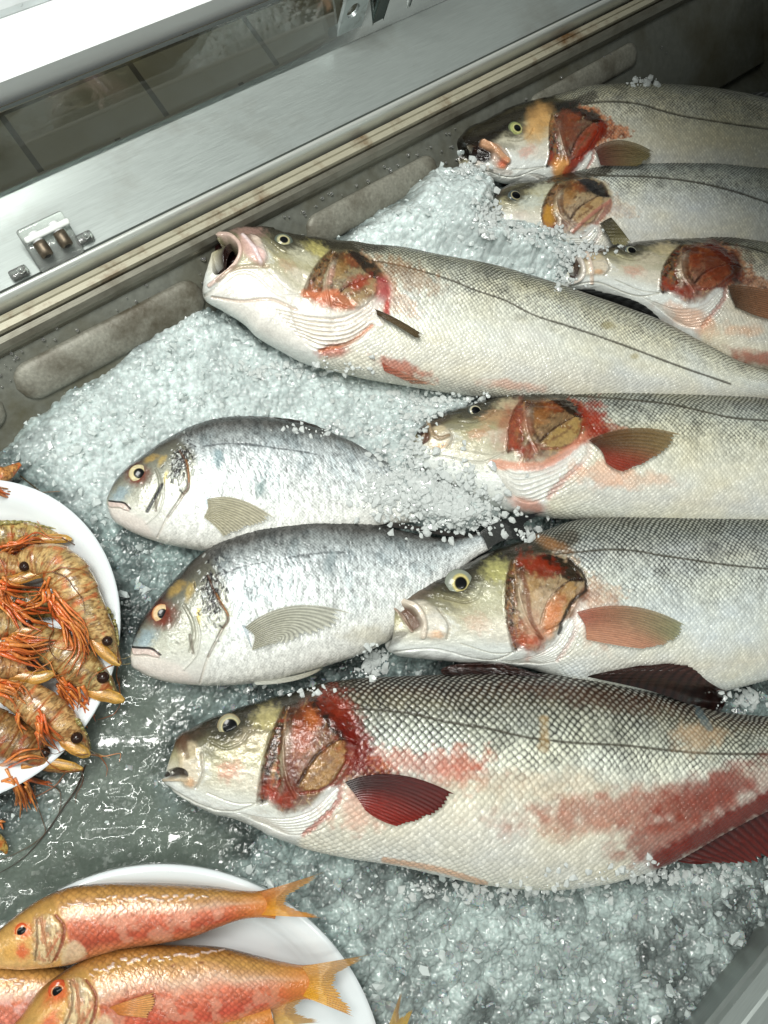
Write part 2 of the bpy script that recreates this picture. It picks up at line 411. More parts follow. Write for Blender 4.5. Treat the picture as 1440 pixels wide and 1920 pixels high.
def fin(root, name, base, mid, tip, c_base, c_tip, c_low=None, nb=90, na=50, lift=.003, rays=16, ragged=.12, z=None, ray_h=.0006, arch=.0, dark=.45, seed=1, thick=.0009, zlist=None, c_ray=None, mat=None):
    b = hermite(base, n=nb); m = hermite(mid, n=nb); e = hermite(tip, n=nb)
    rr = np.linspace(0, 1, nb); k = np.linspace(0, 1, na)[:, None, None]
    saw = np.abs(((rr * rays) % 1) - .5) * 2
    le = 1 - ragged * (1 - saw) * .6 - ragged * vn(rr * rays * .7, rr * 0 + seed, seed)
    kk = k * le[None, :, None]
    pts = (1 - kk) ** 2 * b[None] + 2 * (1 - kk) * kk * (2 * m - .5 * b - .5 * e)[None] + kk ** 2 * e[None]
    u = pts[..., 0]; v = pts[..., 1]
    if z is None:
        zz = zm_get(u, v, .02, 2); 
        for _ in range(5):
            zp = np.pad(zz, 1, mode='edge'); zz = (zp[1:-1, 1:-1] * 2 + zp[:-2, 1:-1] + zp[2:, 1:-1] + zp[1:-1, :-2] + zp[1:-1, 2:]) / 6
        zz = zz + lift * (.35 + .65 * np.sin(np.pi * np.clip(k[..., 0] * .6 + .1, 0, 1)))
    else:
        zz = z + (np.interp(k[:, 0, 0], np.linspace(0, 1, len(zlist)), zlist)[:, None] if zlist else 0) + 0 * u
    zz = zz + arch * np.sin(np.pi * rr)[None] * k[..., 0] + ray_h * saw[None]
    top = P(u, v, zz); bot = P(u, v, zz - thick)
    col = lin(c_base)[None, None] * (1 - k) + lin(c_tip)[None, None] * k
    if c_low is not None:
        w_ = sstep(.25, .85, rr)[None, :, None]; col = col * (1 - w_) + lin(c_low)[None, None] * w_
    st = 1 - dark * (1 - sstep(.1, .7, saw))[None, :, None]
    col = col * st * (.8 + .5 * fbm(k[..., 0] * 14, rr[None] * rays * 1.7, 3, seed + 4)[..., None])
    if c_ray is not None:
        rm = sstep(.55, .95, saw)[None, :, None] * .6; col = col * (1 - rm) + lin(c_ray) * rm
    V = np.concatenate([top, bot[::-1]], 0); C = np.concatenate([col, col[::-1]], 0)
    V = np.concatenate([V, V[:1]], 0); C = np.concatenate([C, C[:1]], 0)
    zm_add(top)
    o = mesh_obj(name, V, grid_faces(V.shape[0], nb, flip=True), mat or M_fin, root, np.clip(C, .003, .9))
    return o

# zoom-space converters used while tracing
Z6 = lambda pts: [(280 + x / 2.3226, 1220 + y / 2.3226) for x, y in pts]
Z7 = lambda pts: [(860 + x / 2.4828, 1220 + y / 2.4828) for x, y in pts]
Z5 = lambda pts: [(700 + x / 1.946, 720 + y / 1.946) for x, y in pts]
Z3 = lambda pts: [(360 + x / 2.6667, 400 + y / 2.6667) for x, y in pts]
Z2 = lambda pts: [(720 + x / 2, y / 2) for x, y in pts]
Z36 = lambda pts: [(840 + x / 3.6, 160 + y / 3.6) for x, y in pts]
Z4 = lambda pts: [(180 + x / 2.6667, 760 + y / 2.6667) for x, y in pts]

#                  snout        jaw        maxEnd      eye        preTop     preBot     nape       opTip      opBot      pec        throat
KEY7 = [(118, 380), (62, 560), (175, 595), (350, 330), (590, 240), (480, 655), (760, 170), (910, 450), (580, 710), (850, 575), (500, 790)]

def paint_bass(T, k):
    """k: per-fish options"""
    def paint(f):
        u, v, q, A, Bc = f['u'], f['v'], f['q'], f['A'], f['B']
        x, y = T(u, v)
        col, disp, rough = f['col'], f['disp'], f['rough']
        qn = q + .05 * (fbm(A / 12, Bc / 5, 3, f['seed']) - .5)
        top = k.get('top', (58, 58, 50)); sidec = k.get('side', (204, 208, 202)); bel = k.get('belly', (228, 226, 212))
        tp = np.array(top) * .72
        b = ramp(qn, [(0, tp), (.12, tp * 1.1), (.17, np.array(top) * 1.15), (.25, np.array(k.get('b1', (104, 110, 104))) * .95), (.34, np.array(k.get('b2', (150, 156, 148))) * 1.04), (.44, np.array(k.get('b3', (190, 194, 186))) * 1.06), (.58, np.array(sidec) * 1.06), (.74, k.get('b4', (212, 210, 198))), (.86, bel), (1, np.array(bel) * .93)])
        H, C, E, I = scale_pattern(A, Bc)
        # back of the head line: scales start behind the gill
        gx = np.interp(y, [100, 170, 260, 380, 470, 600, 800], [640, 735, 850, 900, 900, 800, 640])
        body = sstep(-10, 40, x - gx)
        up = (1 - sstep(.34, .62, qn))                     # strong scale contrast on the back
        con = (.07 + .90 * up) * body * k.get('con', 1.) * (.15 + 1.6 * fbm(A / 7, Bc / 5, 4, 91 + f['seed']))
        fac = 1 + con * (1.45 * (C - .36) - .35 * E * (.3 + up)) + (I - .5) * .5 * body * (0.4 + up)
        b = b * np.clip(fac, .10, 3.0)[:, None]; gw = (sstep(.35, .75, C) * up * body)[:, None] * .42; b = b * (1 - gw) + lin((206, 212, 206)) * gw
        blot = fbm(A / 7, Bc / 7, 4, 21 + f['seed'])
        b *= (1 - .35 * (sstep(.55, .75, blot) * up)[:, None])
        warm = fbm(A / 16, Bc / 10, 3, 31 + f['seed'])
        b *= 1 + (warm[:, None] - .5) * np.array([.12, .02, -.22])
        col[:] = b
        disp += body * (.0014 * (H - .5) * (.22 + .78 * up) + .0004 * C - .0004 * E) * k.get('relief', 1.)
        disp += .0006 * (fbm(A / 10, Bc / 10, 3, 50 + f['seed']) - .5)
        rough[:] = .24 + .22 * (1 - C) * body + .1 * E
        # white glints painted into single scales of the lower side
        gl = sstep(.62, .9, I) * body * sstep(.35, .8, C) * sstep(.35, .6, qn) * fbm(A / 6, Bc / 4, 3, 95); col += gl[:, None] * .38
        c = Canvas(x, y, col, disp, rough)
        head = 1 - sstep(-10, 35, x - gx)
        idx = np.nonzero(head > .001)[0]
        hb = ramp(q[idx], [(0, (28, 26, 20)), (.20, np.array(k.get('fore', (56, 54, 44))) * .8), (.32, (100, 96, 74)), (.44, (166, 160, 126)), (.60, (204, 200, 182)), (.75, (226, 230, 226)), (1, (214, 216, 210))])
        hb *= 1 + .22 * (fbm(x[idx] / 40, y[idx] / 40, 4, 2 + f['seed']) - .5)[:, None]
        m = head[idx][:, None]; col[idx] = col[idx] * (1 - m) + hb * m
        rough[idx] = rough[idx] * (1 - head[idx]) + .2 * head[idx]
        disp[idx] += .0012 * (fbm(x[idx] / 50, y[idx] / 30, 4, 77 + f['seed']) - .5) * head[idx]
        if k.get('head', True):
            bl = k.get('blood', 1.); op = tuple(np.array(k.get('op', (118, 50, 18))) * np.array([.82, .72, .55])); go = tuple(np.array(k.get('gold', (168, 100, 44))) * np.array([.86, .74, .56]))
            c.poly([(105, 388), (200, 322), (300, 272), (420, 230), (520, 198), (700, 138), (900, 112), (905, 160), (770, 196), (690, 202), (600, 238), (500, 262), (420, 282), (345, 290), (290, 318), (215, 372), (165, 404)], k.get('fore2', (46, 42, 32)), .82, 16, 5, var=.4)
            # snout and lips
            c.blob(170, 360, 85, 45, -20, k.get('snout', (72, 60, 48)), .85)
            c.blob(250, 440, 55, 30, 30, (120, 118, 104), .6)
            c.blob(200, 520, 60, 60, 0, (226, 230, 230), .6)
            c.poly([(128, 410), (190, 395), (225, 470), (222, 550), (185, 598), (145, 580), (132, 500)], k.get('max', (204, 186, 156)), .6, 15, 3, h=.0011, var=.4)
            c.stroke([(150, 400), (165, 460)], 14, (96, 74, 56), .6, h=-.0004)
            c.stroke([(228, 450), (232, 540), (204, 598)], 6, (150, 140, 122), .5, h=-.0009)
            c.blob(180, 575, 26, 22, 0, (206, 150, 100), .6)
            # eye socket, the shade of its hollow painted dark
            c.blob(350, 330, 84, 74, 0, (56, 54, 44), .85, h=-.001); c.stroke([(270, 400), (330, 425), (400, 400), (440, 350)], 7, (70, 66, 54), .35, h=-.0008)
            # cheek
            c.blob(520, 300, 70, 70, -30, k.get('cheek', (196, 184, 128)), .7)
            c.blob(440, 400, 90, 70, -20, k.get('cheek2', (178, 166, 140)), .55)
            c.blob(350, 525, 60, 48, -20, (196, 122, 100), .55 * bl)
            c.blob(440, 560, 90, 60, 0, (222, 214, 198), .5)
            # preopercle groove
            c.poly([(592, 238), (618, 262), (582, 380), (566, 480), (575, 560), (545, 640), (478, 664), (486, 600), (496, 500), (530, 380), (566, 290)], k.get('groove', (66, 42, 30)), .86, 9, 6, h=-.0016, var=.5, rough=.15, mot=[((150, 110, 66), .60, 7, 16, 10, .8), ((26, 14, 10), .58, 14, 30, 10, .8), ((140, 44, 28), .60, 18, 18, 0, .6 * bl)])
            c.blob(512, 600, 42, 52, 15, (150, 52, 34), .7 * bl); c.blob(540, 520, 14, 40, 10, (170, 130, 80), .5)
            c.stroke([(586, 246), (528, 370), (494, 490), (476, 600), (470, 655)], 5, (90, 74, 54), .6, h=.0010)
            # gill cover
            c.poly([(612, 262), (700, 208), (780, 240), (840, 320), (905, 405), (912, 470), (850, 545), (760, 625), (650, 690), (580, 710), (545, 660), (578, 560), (574, 400)], op, k.get('opa', .66), 26, 10, h=.0015, var=.35, rough=.34, rs=40, mot=[((60, 30, 16), .56, 60, 90, 12, .75), ((190, 160, 110), .70, 6, 26, 18, .5), ((46, 24, 16), .66, 9, 40, 24, .5)])
            c.blob(650, 380, 44, 120, 8, go, .55, rag=.6, rs=24); c.blob(600, 420, 20, 120, 6, (206, 196, 176), .5, rag=.4); c.blob(715, 290, 56, 50, 0, (134, 66, 30), k.get('opa', .6), rag=.9, rs=14); c.blob(640, 290, 40, 40, 0, (60, 34, 22), .6, rag=.6); c.stroke([(625, 280), (612, 400), (622, 520), (650, 600)], 10, (40, 24, 16), .5, rag=3)
            c.blob(600, 470, 22, 110, 6, k.get('strip', (104, 66, 38)), .7); c.stroke([(592, 300), (582, 420), (600, 560), (640, 640)], 7, (160, 136, 110), .4, h=.0010)
            c.poly([(650, 590), (740, 455), (840, 395), (860, 440), (800, 555), (700, 620)], tuple(np.array(k.get('plate', (190, 150, 92))) * np.array([.84, .8, .7])), .62, 14, 9, h=.0010, var=.3, rough=.18, mot=[((110, 64, 38), .60, 20, 50, 40, .6)])
            c.stroke([(650, 575), (735, 450), (850, 385), (900, 400)], 6, (52, 30, 22), .85, h=-.0012, rag=3)
            c.stroke([(700, 560), (800, 470)], 8, (110, 80, 58), .6, rag=5); c.stroke([(660, 620), (780, 590), (860, 480)], 8, (120, 46, 32), .8 * max(bl, .5), h=-.001, rag=3)
            c.poly([(690, 205), (780, 212), (850, 280), (885, 370), (905, 410), (850, 395), (800, 360), (750, 290), (705, 240)], k.get('opdark', (34, 26, 20)), .95, 8, 5, rough=.12, var=.5)
            c.blob(600, 640, 60, 45, -35, (140, 48, 26), .8 * bl); c.blob(545, 640, 40, 30, -20, (160, 56, 40), .5 * bl)
            c.poly([(905, 420), (925, 470), (860, 560), (770, 650), (690, 730), (660, 720), (750, 640), (840, 540), (880, 470)], k.get('memb', (128, 46, 36)), .85, 7, 4, h=-.0004, rough=.1)
            # pale and dark flecks on the gill cover
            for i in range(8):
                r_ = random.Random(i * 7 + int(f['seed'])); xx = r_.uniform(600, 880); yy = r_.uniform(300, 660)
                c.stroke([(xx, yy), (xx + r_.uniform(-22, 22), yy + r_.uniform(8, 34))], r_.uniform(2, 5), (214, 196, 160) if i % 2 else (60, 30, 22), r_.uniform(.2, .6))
            # white folds under the gill cover
            c.poly([(560, 722), (680, 690), (800, 590), (835, 590), (820, 680), (740, 760), (640, 820), (500, 790), (420, 745)], (232, 234, 230), .85, 12, 2, var=.08)
            for j in range(7):
                o_ = j * 15
                c.stroke([(380 + o_, 705 + o_ * .5), (560 + o_ * .8, 735 + o_ * .75), (700 + o_ * .6, 705 + o_ * .8), (815 + o_ * .25, 600 + o_ * 1.0)], 4.5, (186, 178, 162), .4, h=-.0007, taper=True)
            c.stroke([(840, 585), (825, 650), (750, 740), (670, 805)], 13, (160, 62, 34), .7 * bl, rag=6, h=-.001)
            c.stroke([(75, 590), (180, 650), (280, 690), (360, 700), (470, 670)], 5, (186, 184, 172), .6, h=-.0009)
            c.stroke([(250, 620), (380, 665), (470, 668)], 4, (170, 166, 150), .5, h=-.0007)
            # gold crescent behind the gill, blood in the scales
            sc_ = .55 + .45 * 1
            c.poly([(770, 190), (850, 245), (905, 330), (960, 430), (1050, 500), (1080, 540), (900, 560), (850, 560), (915, 480), (905, 400), (860, 300)], k.get('bloodc', (112, 28, 13)), .9 * bl, 16, 18, var=.6, rs=20, h=-.0002, mot=[((80, 20, 12), .54, 14, 24, 30, .8 * bl), ((190, 132, 90), .58, 9, 12, 0, .6 * bl)])
            c.blob(910, 500, 60, 40, 20, (104, 18, 14), .7 * bl)
            c.stroke([(838, 250), (872, 330), (880, 390)], 10, (40, 20, 18), .7, rag=3)
        c.blob(885, 612, 34, 44, 15, (216, 206, 192), .75, h=.0012, rag=.5)
        # blood keeps bright scale centres
        C2 = (sstep(.3, .8, C) * body * (.25 + .5 * I) * k.get('pearl', .35))[:, None]; col[:] = col * (1 - C2) + C2 * lin((214, 206, 190)); col[:] *= (1 - .22 * E * body * (.3 + .7 * up))[:, None]
        # lateral line
        cr = Canvas(u, v, col, disp, rough)
        if 'lat' in k:
            cr.stroke(k['lat'], k.get('latw', 2.2), (62, 58, 46), .85, h=-.0006, rag=.4)
        for op_ in k.get('extra', []):
            getattr(cr, op_[0])(*op_[1], **op_[2])
    return paint

GB = 'sea bass laid out on the ice'
SK = {}
def bass(name_label, zc, pairs, hs, key, opts, step, scale_px, seed, loc_i=8):
    mid = (np.array(pairs[loc_i][0]) + np.array(pairs[loc_i][1])) / 2
    root = thing('sea_bass', name_label, 'fish', P(mid[0], mid[1], (zc if np.isscalar(zc) else zc[loc_i]) - hs[len(hs) // 2][1] * .7), GB)
    T = tps(key, KEY7, lam=.002)
    b, W = fish_body(root, pairs, hs, zc, step, paint_bass(T, opts), scale_px=scale_px * 1.14, seed=seed)
    return root
def tail_fin(root, up, lo, tu, tl, z, c1=(70, 72, 66), c2=(90, 90, 80)):
    mu = ((up[0] + tu[0]) / 2, (up[1] + tu[1]) / 2); ml = ((lo[0] + tl[0]) / 2, (lo[1] + tl[1]) / 2)
    mc = ((up[0] + lo[0]) / 2, (up[1] + lo[1]) / 2); notch = (mc[0] * .45 + (tu[0] + tl[0]) / 2 * .55, mc[1] * .45 + (tu[1] + tl[1]) / 2 * .55)
    mm = ((mc[0] + notch[0]) / 2, (mc[1] + notch[1]) / 2)
    return fin(root, 'tail_fin', [up, mc, lo], [mu, mm, ml], [tu, notch, tl], c1, c2, z=z, rays=26, ragged=.06, nb=90, na=30, thick=.002)

# ================================================================== THE COUNTER
def wn(v0, z, u0=0):
    X = P(u0, v0, z); return float(X[:2] @ n2)
def extrude(name, prof, mat, parent, s0=-.75, s1=1.5, smooth=False, closed=True, seg=1):
    """profile of (across, z) pairs swept along the rail direction"""
    pr = np.array(prof); n = len(pr); ss = np.linspace(s0, s1, seg + 1)
    V = np.array([[s * DX + a * n2[0], s * DY + a * n2[1], z] for s in ss for a, z in pr])
    F = [[k * n + i, k * n + (i + 1) % n, (k + 1) * n + (i + 1) % n, (k + 1) * n + i] for k in range(seg) for i in range(n if closed else n - 1)]
    return mesh_obj(name, V, F, mat, parent, smooth=smooth)
counter = thing('display_counter', 'brushed steel fish counter with rolled rim, cream rubber seal and deep embossed tray', 'counter', (0, 0, -.06))
n_ = wn
roll = []
a0 = n_(552, .05); a1 = n_(586, .038)
for i in range(11):
    t_ = i / 10 * math.pi / 2
    roll.append((a0 + (a1 - a0) * math.sin(t_), .038 + .012 * math.cos(t_)))
extrude('ledge', [(n_(366, .05), -.08), (n_(366, .05), .05), (a0 + .002, .05), (a0 + .002, -.08)], M_steel, counter, smooth=False)
M_roll = plain('bright_roll', (214, 218, 212), .30, .45, .06, 30, .05, (2, 60, 2), rot=-ANG)  # base colour lightened to carry the highlight along the rolled edge
rr_ = (a0 + .002 - a1) / 2; cn_ = (a0 + .002 + a1) / 2
extrude('rolled_edge', [(cn_ + rr_ * math.cos(t_) - .0002, .0395 + .0125 * max(0, math.sin(t_)) ** .75) for t_ in np.linspace(0, math.pi, 21)] + [(a1 - .0002, -.08), (a0 + .0018, -.08)], M_roll, counter, smooth=True)
g0, g1 = n_(590, .039), n_(624, .040)
extrude('seal', [(g0, 0.01), (g0, .037), (g0 + (g1 - g0) * .1, .0395), (g0 + (g1 - g0) * .42, .0402), (g0 + (g1 - g0) * .48, .0388), (g0 + (g1 - g0) * .54, .0402), (g0 + (g1 - g0) * .92, .0400), (g1, .0375), (g1, .01)], M_gasket, counter)
l0, l1 = n_(629, .040), n_(664, .033)
extrude('inner_lip', [(l0, .0), (l0, .037), (l0 + (l1 - l0) * .12, .0395), (l0 + (l1 - l0) * .55, .0382), (l0 + (l1 - l0) * .9, .0345), (l1, .031), (l1, .0), ], M_lip, counter)
w0, w1 = n_(666, .030), n_(960, -.03)
extrude('tray_wall', [(w0 + .002, .028), (w1, -.03), (w1, -.034), (w0 + .008, .02)], M_tray, counter)
# right rim of the tray, near the camera
b0, b1, b2, b3 = [n_(v_, z_, 1385) for v_, z_ in ((1822, .0), (1850, .036), (1872, .042), (1925, .042))]
extrude('near_rim', [(b0, -.04), (b1 + .001, .034), (b1, .038), (b1 + (b2 - b1) * .3, .0412), (b1 + (b2 - b1) * .7, .0425), (b2, .042), (b3, .042), (b3 - .002, .0435), (b3 - .02, .0435), (b3 - .02, -.04)], M_steel, counter)
# tray floor and end wall
c0 = P(1292, 60, -.01); se = float(c0[:2] @ d2)
def box_dn(name, s0, s1, a0, a1, z0, z1, mat, parent):
    V = [[s * DX + a * n2[0], s * DY + a * n2[1], z] for z in (z0, z1) for s, a in ((s0, a0), (s1, a0), (s1, a1), (s0, a1))]
    F = [[0, 3, 2, 1], [4, 5, 6, 7], [0, 1, 5, 4], [1, 2, 6, 5], [2, 3, 7, 6], [3, 0, 4, 7]]
    return mesh_obj(name, V, F, mat, parent, smooth=False)
box_dn('tray_floor', -.75, se + .4, b0 - .03, w0, -.045, -.04, M_tray, counter)
box_dn('end_wall', se + .10, se + .11, b0 - .02, w0, -.0399, .03, M_tray, counter)

hd = box_dn('added_shade_board', .225, 1.2, -.16, .30, .34, .35, M_tray, counter)  # unseen board added above the right end to shade that corner
def bead(p0, p1, hwpx, nm='tray_bead'):
    # long embossed bead lying on the sloping wall
    def on_wall(u, v):
        z = .0
        for _ in range(12):
            X = P(u, v, z); a = float(X[:2] @ n2); z = .028 + (a - w0) / (w1 - w0) * (-.058)
        return P(u, v, z)
    A = on_wall(*p0); B = on_wall(*p1); up = np.array([n2[0] * (w0 - w1), n2[1] * (w0 - w1), .058]); up /= np.linalg.norm(up)
    ax = B - A; ln = np.linalg.norm(ax); ax /= ln; nr = np.cross(up, ax); nr = nr if nr[2] > 0 else -nr
    r = hwpx * .6 / FPX; ns, na = 60, 24
    tt = np.linspace(-r, ln + r, ns); V = []
    for t_ in tt:
        e = min(1, max(0, 1 - (max(0, -t_, t_ - ln) / r) ** 2)) ** .5
        for a in np.linspace(0, math.pi, na):
            V.append(A + ax * t_ + up * math.cos(a) * r * e + nr * (math.sin(a) ** .8 * r * .42 * e - .0008))
    return mesh_obj(nm, V, grid_faces(ns, na), M_bead, counter)
bead((66, 712), (352, 562), 33); bead((600, 430), (800, 322), 30); bead((-330, 940), (-30, 775), 33); bead((1010, 200), (1180, 105), 26)

dr = np.random.default_rng(5); DV = []; DF = []
for _ in range(170):
    uu_ = dr.uniform(-60, 1250); vv_ = 668 - .5 * uu_ + dr.uniform(0, 60) * (1 + (dr.random() < .3)); z_ = .0
    for _k in range(12):
        X_ = P(uu_, vv_, z_); aw_ = float(X_[:2] @ n2); z_ = .028 + (aw_ - w0) / (w1 - w0) * (-.058)
    r0_ = dr.uniform(.0005, .0016); th_ = np.linspace(0, math.pi, 7)[:, None]; ph_ = np.linspace(0, 2 * math.pi, 10, endpoint=False)[None]
    b_ = len(DV) * 70; DV.append(np.stack([X_[0] + r0_ * np.sin(th_) * np.cos(ph_), X_[1] + r0_ * np.sin(th_) * np.sin(ph_), X_[2] + .0004 + r0_ * np.cos(th_) + 0 * ph_], -1).reshape(-1, 3)); DF.append(grid_faces(7, 10, wrap=True) + b_)
m_dr, _n1, b_dr = new_mat('water_drop'); b_dr.inputs['Transmission Weight'].default_value = .9; b_dr.inputs['Roughness'].default_value = .03; b_dr.inputs['IOR'].default_value = 1.33
dro = mesh_obj('water_drops', np.concatenate(DV), np.concatenate(DF), m_dr, None); tag(dro, 'small water drops beaded on the inner tray wall', None, kind='stuff')
# white cabinet panel, glass, floor tiles
panel = thing('cabinet_panel', 'glossy white enamel cabinet panel behind the glass, upper left', 'panel', (float(P(0, 120, .11)[0]), float(P(0, 120, .11)[1]), .08))
pa, pb = n_(150, .125), n_(201, .10)
extrude('panel_face', [(pa + .45, .125), (pa + .003, .125), (pa, .123), (pb, .10), (pb + .01, .095), (pa + .45, .095)], M_white, panel)
extrude('panel_strip', [(n_(22, .13), .1255), (n_(-60, .13), .1255), (n_(-60, .13), .131), (n_(22, .13), .131)], plain('grey_strip', (200, 206, 206), .3, .2), panel)
mg, ntg, bgs = new_mat('clear_glass'); bgs.inputs['Transmission Weight'].default_value = 1; bgs.inputs['Roughness'].default_value = .03; bgs.inputs['IOR'].default_value = 1.3
bgs.inputs['Base Color'].default_value = (.86, .92, .9, 1)
gl = extrude('glass_pane', [(n_(368, .052), .0505), (n_(212, .104), .104), (n_(212, .104) + .003, .104), (n_(368, .052) + .003, .0505)], mg, counter)
def floor_mat():
    m, nt, b = new_mat('floor_tiles')
    tc = nt.nodes.new('ShaderNodeTexCoord'); br = nt.nodes.new('ShaderNodeTexBrick'); mp = nt.nodes.new('ShaderNodeMapping')
    mp.inputs['Rotation'].default_value = (0, 0, -ANG); mp.inputs['Location'].default_value = (.02, .062, 0)
    nt.links.new(tc.outputs['Object'], mp.inputs[0]); nt.links.new(mp.outputs[0], br.inputs['Vector'])
    br.inputs['Scale'].default_value = 1; br.inputs['Brick Width'].default_value = .155; br.inputs['Row Height'].default_value = .16
    br.offset = 0.5; br.inputs['Mortar Size'].default_value = .0035
    br.inputs['Color1'].default_value = (*lin((222, 212, 190)), 1); br.inputs['Color2'].default_value = (*lin((212, 202, 182)), 1); br.inputs['Mortar'].default_value = (*lin((136, 126, 110)), 1)
    nz = nt.nodes.new('ShaderNodeTexNoise'); nz.inputs['Scale'].default_value = 14; nz.inputs['Detail'].default_value = 8; nt.links.new(tc.outputs['Object'], nz.inputs['Vector'])
    mx = nt.nodes.new('ShaderNodeMix'); mx.data_type = 'RGBA'; mx.blend_type = 'OVERLAY'; mx.inputs[0].default_value = .6
    nt.links.new(br.outputs['Color'], mx.inputs[6]); nt.links.new(nz.outputs['Fac'], mx.inputs[7]); nt.links.new(mx.outputs[2], b.inputs['Base Color'])
    b.inputs['Roughness'].default_value = .5
    return m
fl = box_dn('floor', -1.5, 2.2, -1.2, 1.8, -.22, -.20, floor_mat(), None); tag(fl, 'dark grey-brown floor tiles behind the counter', None, kind='structure'); fl['category'] = 'floor'

# clear plastic hinge clip with two bolts on the ledge
def tube(pts, rad, n=10, flat=1., cap=True):
    pts = np.asarray(pts, float); m = len(pts); rad = np.broadcast_to(rad, (m,))
    tg = np.gradient(pts, axis=0); tg /= np.maximum(np.linalg.norm(tg, axis=1, keepdims=True), 1e-9)
    up = np.array([0, 0, 1.]); sd = np.cross(tg, up); bad = np.linalg.norm(sd, axis=1) < .05; sd[bad] = [1, 0, 0]
    sd /= np.linalg.norm(sd, axis=1, keepdims=True); u2 = np.cross(sd, tg)
    a = np.linspace(0, 2 * math.pi, n, endpoint=False)
    V = pts[:, None] + rad[:, None, None] * (np.cos(a)[None, :, None] * sd[:, None] + np.sin(a)[None, :, None] * u2[:, None] * flat)
    F = grid_faces(m, n, wrap=True)
    if cap:
        V = np.concatenate([np.repeat(pts[:1], n, 0)[None], V, np.repeat(pts[-1:], n, 0)[None]], 0); F = grid_faces(m + 2, n, wrap=True)
    return V, F
def rbox(name, c, ax, ay, az, hx, hy, hz, r, mat, parent, seg=3):
    import bmesh
    bm = bmesh.new(); bmesh.ops.create_cube(bm, size=2)
    M = Matrix([[ax[i] * hx, ay[i] * hy, az[i] * hz] for i in range(3)])
    for v_ in bm.verts: v_.co = M @ v_.co
    bmesh.ops.bevel(bm, geom=bm.edges[:], offset=r, segments=seg, affect='EDGES', profile=.5)
    off = np.array(c, float); q_ = parent
    while q_ is not None: off = off - np.array(q_.location); q_ = q_.parent
    for v_ in bm.verts: v_.co += Vector(off)
    me = bpy.data.meshes.new(name); bm.to_mesh(me); bm.free(); me.materials.append(mat)
    for p_ in me.polygons: p_.use_smooth = True
    o = bpy.data.objects.new(name, me); COL.objects.link(o); o.parent = parent; return o
mcl, ntc, bcl = new_mat('clear_acrylic'); bcl.inputs['Transmission Weight'].default_value = .85; bcl.inputs['Roughness'].default_value = .06; bcl.inputs['IOR'].default_value = 1.42; bcl.inputs['Base Color'].default_value = (.9, .94, .9, 1)
D3 = np.array([DX, DY, 0]); N3 = np.array([-DY, DX, 0]); U3 = np.array([0, 0, 1.])
cc = P(104, 468, .054)
clip = thing('hinge_clip', 'clear plastic hinge clip with two rusty bolts on the steel ledge', 'hinge clip', tuple(cc - U3 * .004))
tl = (N3 * .85 + U3 * .5); tl /= np.linalg.norm(tl); tn = np.cross(D3, tl)
rbox('clip_plate', cc + N3 * .004 + U3 * .004, D3, tl, tn, .017, .015, .0022, .002, mcl, clip)
rbox('clip_edge', P(88, 433, .066), D3, tl, tn, .0165, .0022, .003, .0015, plain('white_plastic', (232, 236, 232), .2, 0, .05, 60, coat=.5), clip)
for bu, bv in ((90, 480), (127, 461)):
    p0 = P(bu, bv, .0615); p1 = p0 + N3 * .010 + U3 * .002
    V_, F_ = tube([p0 + (p1 - p0) * t_ for t_ in (0, .02, .3, .7, 1)], [.0032, .0042, .0045, .0045, .0044], 14); mesh_obj('bolt', V_, F_, M_bolt, clip)
    V_, F_ = tube([p1, p1 + (p1 - p0) * .7], [.0035, .0035], 14); mesh_obj('bolt_sleeve', V_, F_, M_white, clip)
    V_, F_ = tube([p0 - (p1 - p0) * .06, p0 + (p1 - p0) * .05], [.0022, .0022], 6); mesh_obj('bolt_socket', V_, F_, M_rubber, clip)
for lu, lv in ((36, 512), (158, 447)):
    rbox('clip_lug', P(lu, lv, .053), D3, N3, U3, .0065, .0035, .003, .0018, mcl, clip)
    V_, F_ = tube([P(lu, lv, .053), P(lu + 5, lv - 8, .060)], [.002, .0024], 10); mesh_obj('lug_pin', V_, F_, mcl, clip)
sl = box_dn('rim_slot', *[0, 0, 0, 0, 0, 0], M_rubber, clip) if False else None
sA, sB = P(45, 543, .0475), P(190, 470, .0475)
V_, F_ = tube([sA + (sB - sA) * t_ for t_ in np.linspace(0, 1, 24)], .0018 * np.sin(np.linspace(.35, 2.9, 24)), 10, .6)
mesh_obj('rim_slot', V_, F_, plain('worn_tape', (84, 84, 74), .5, .3, .5, 200, .5), counter)

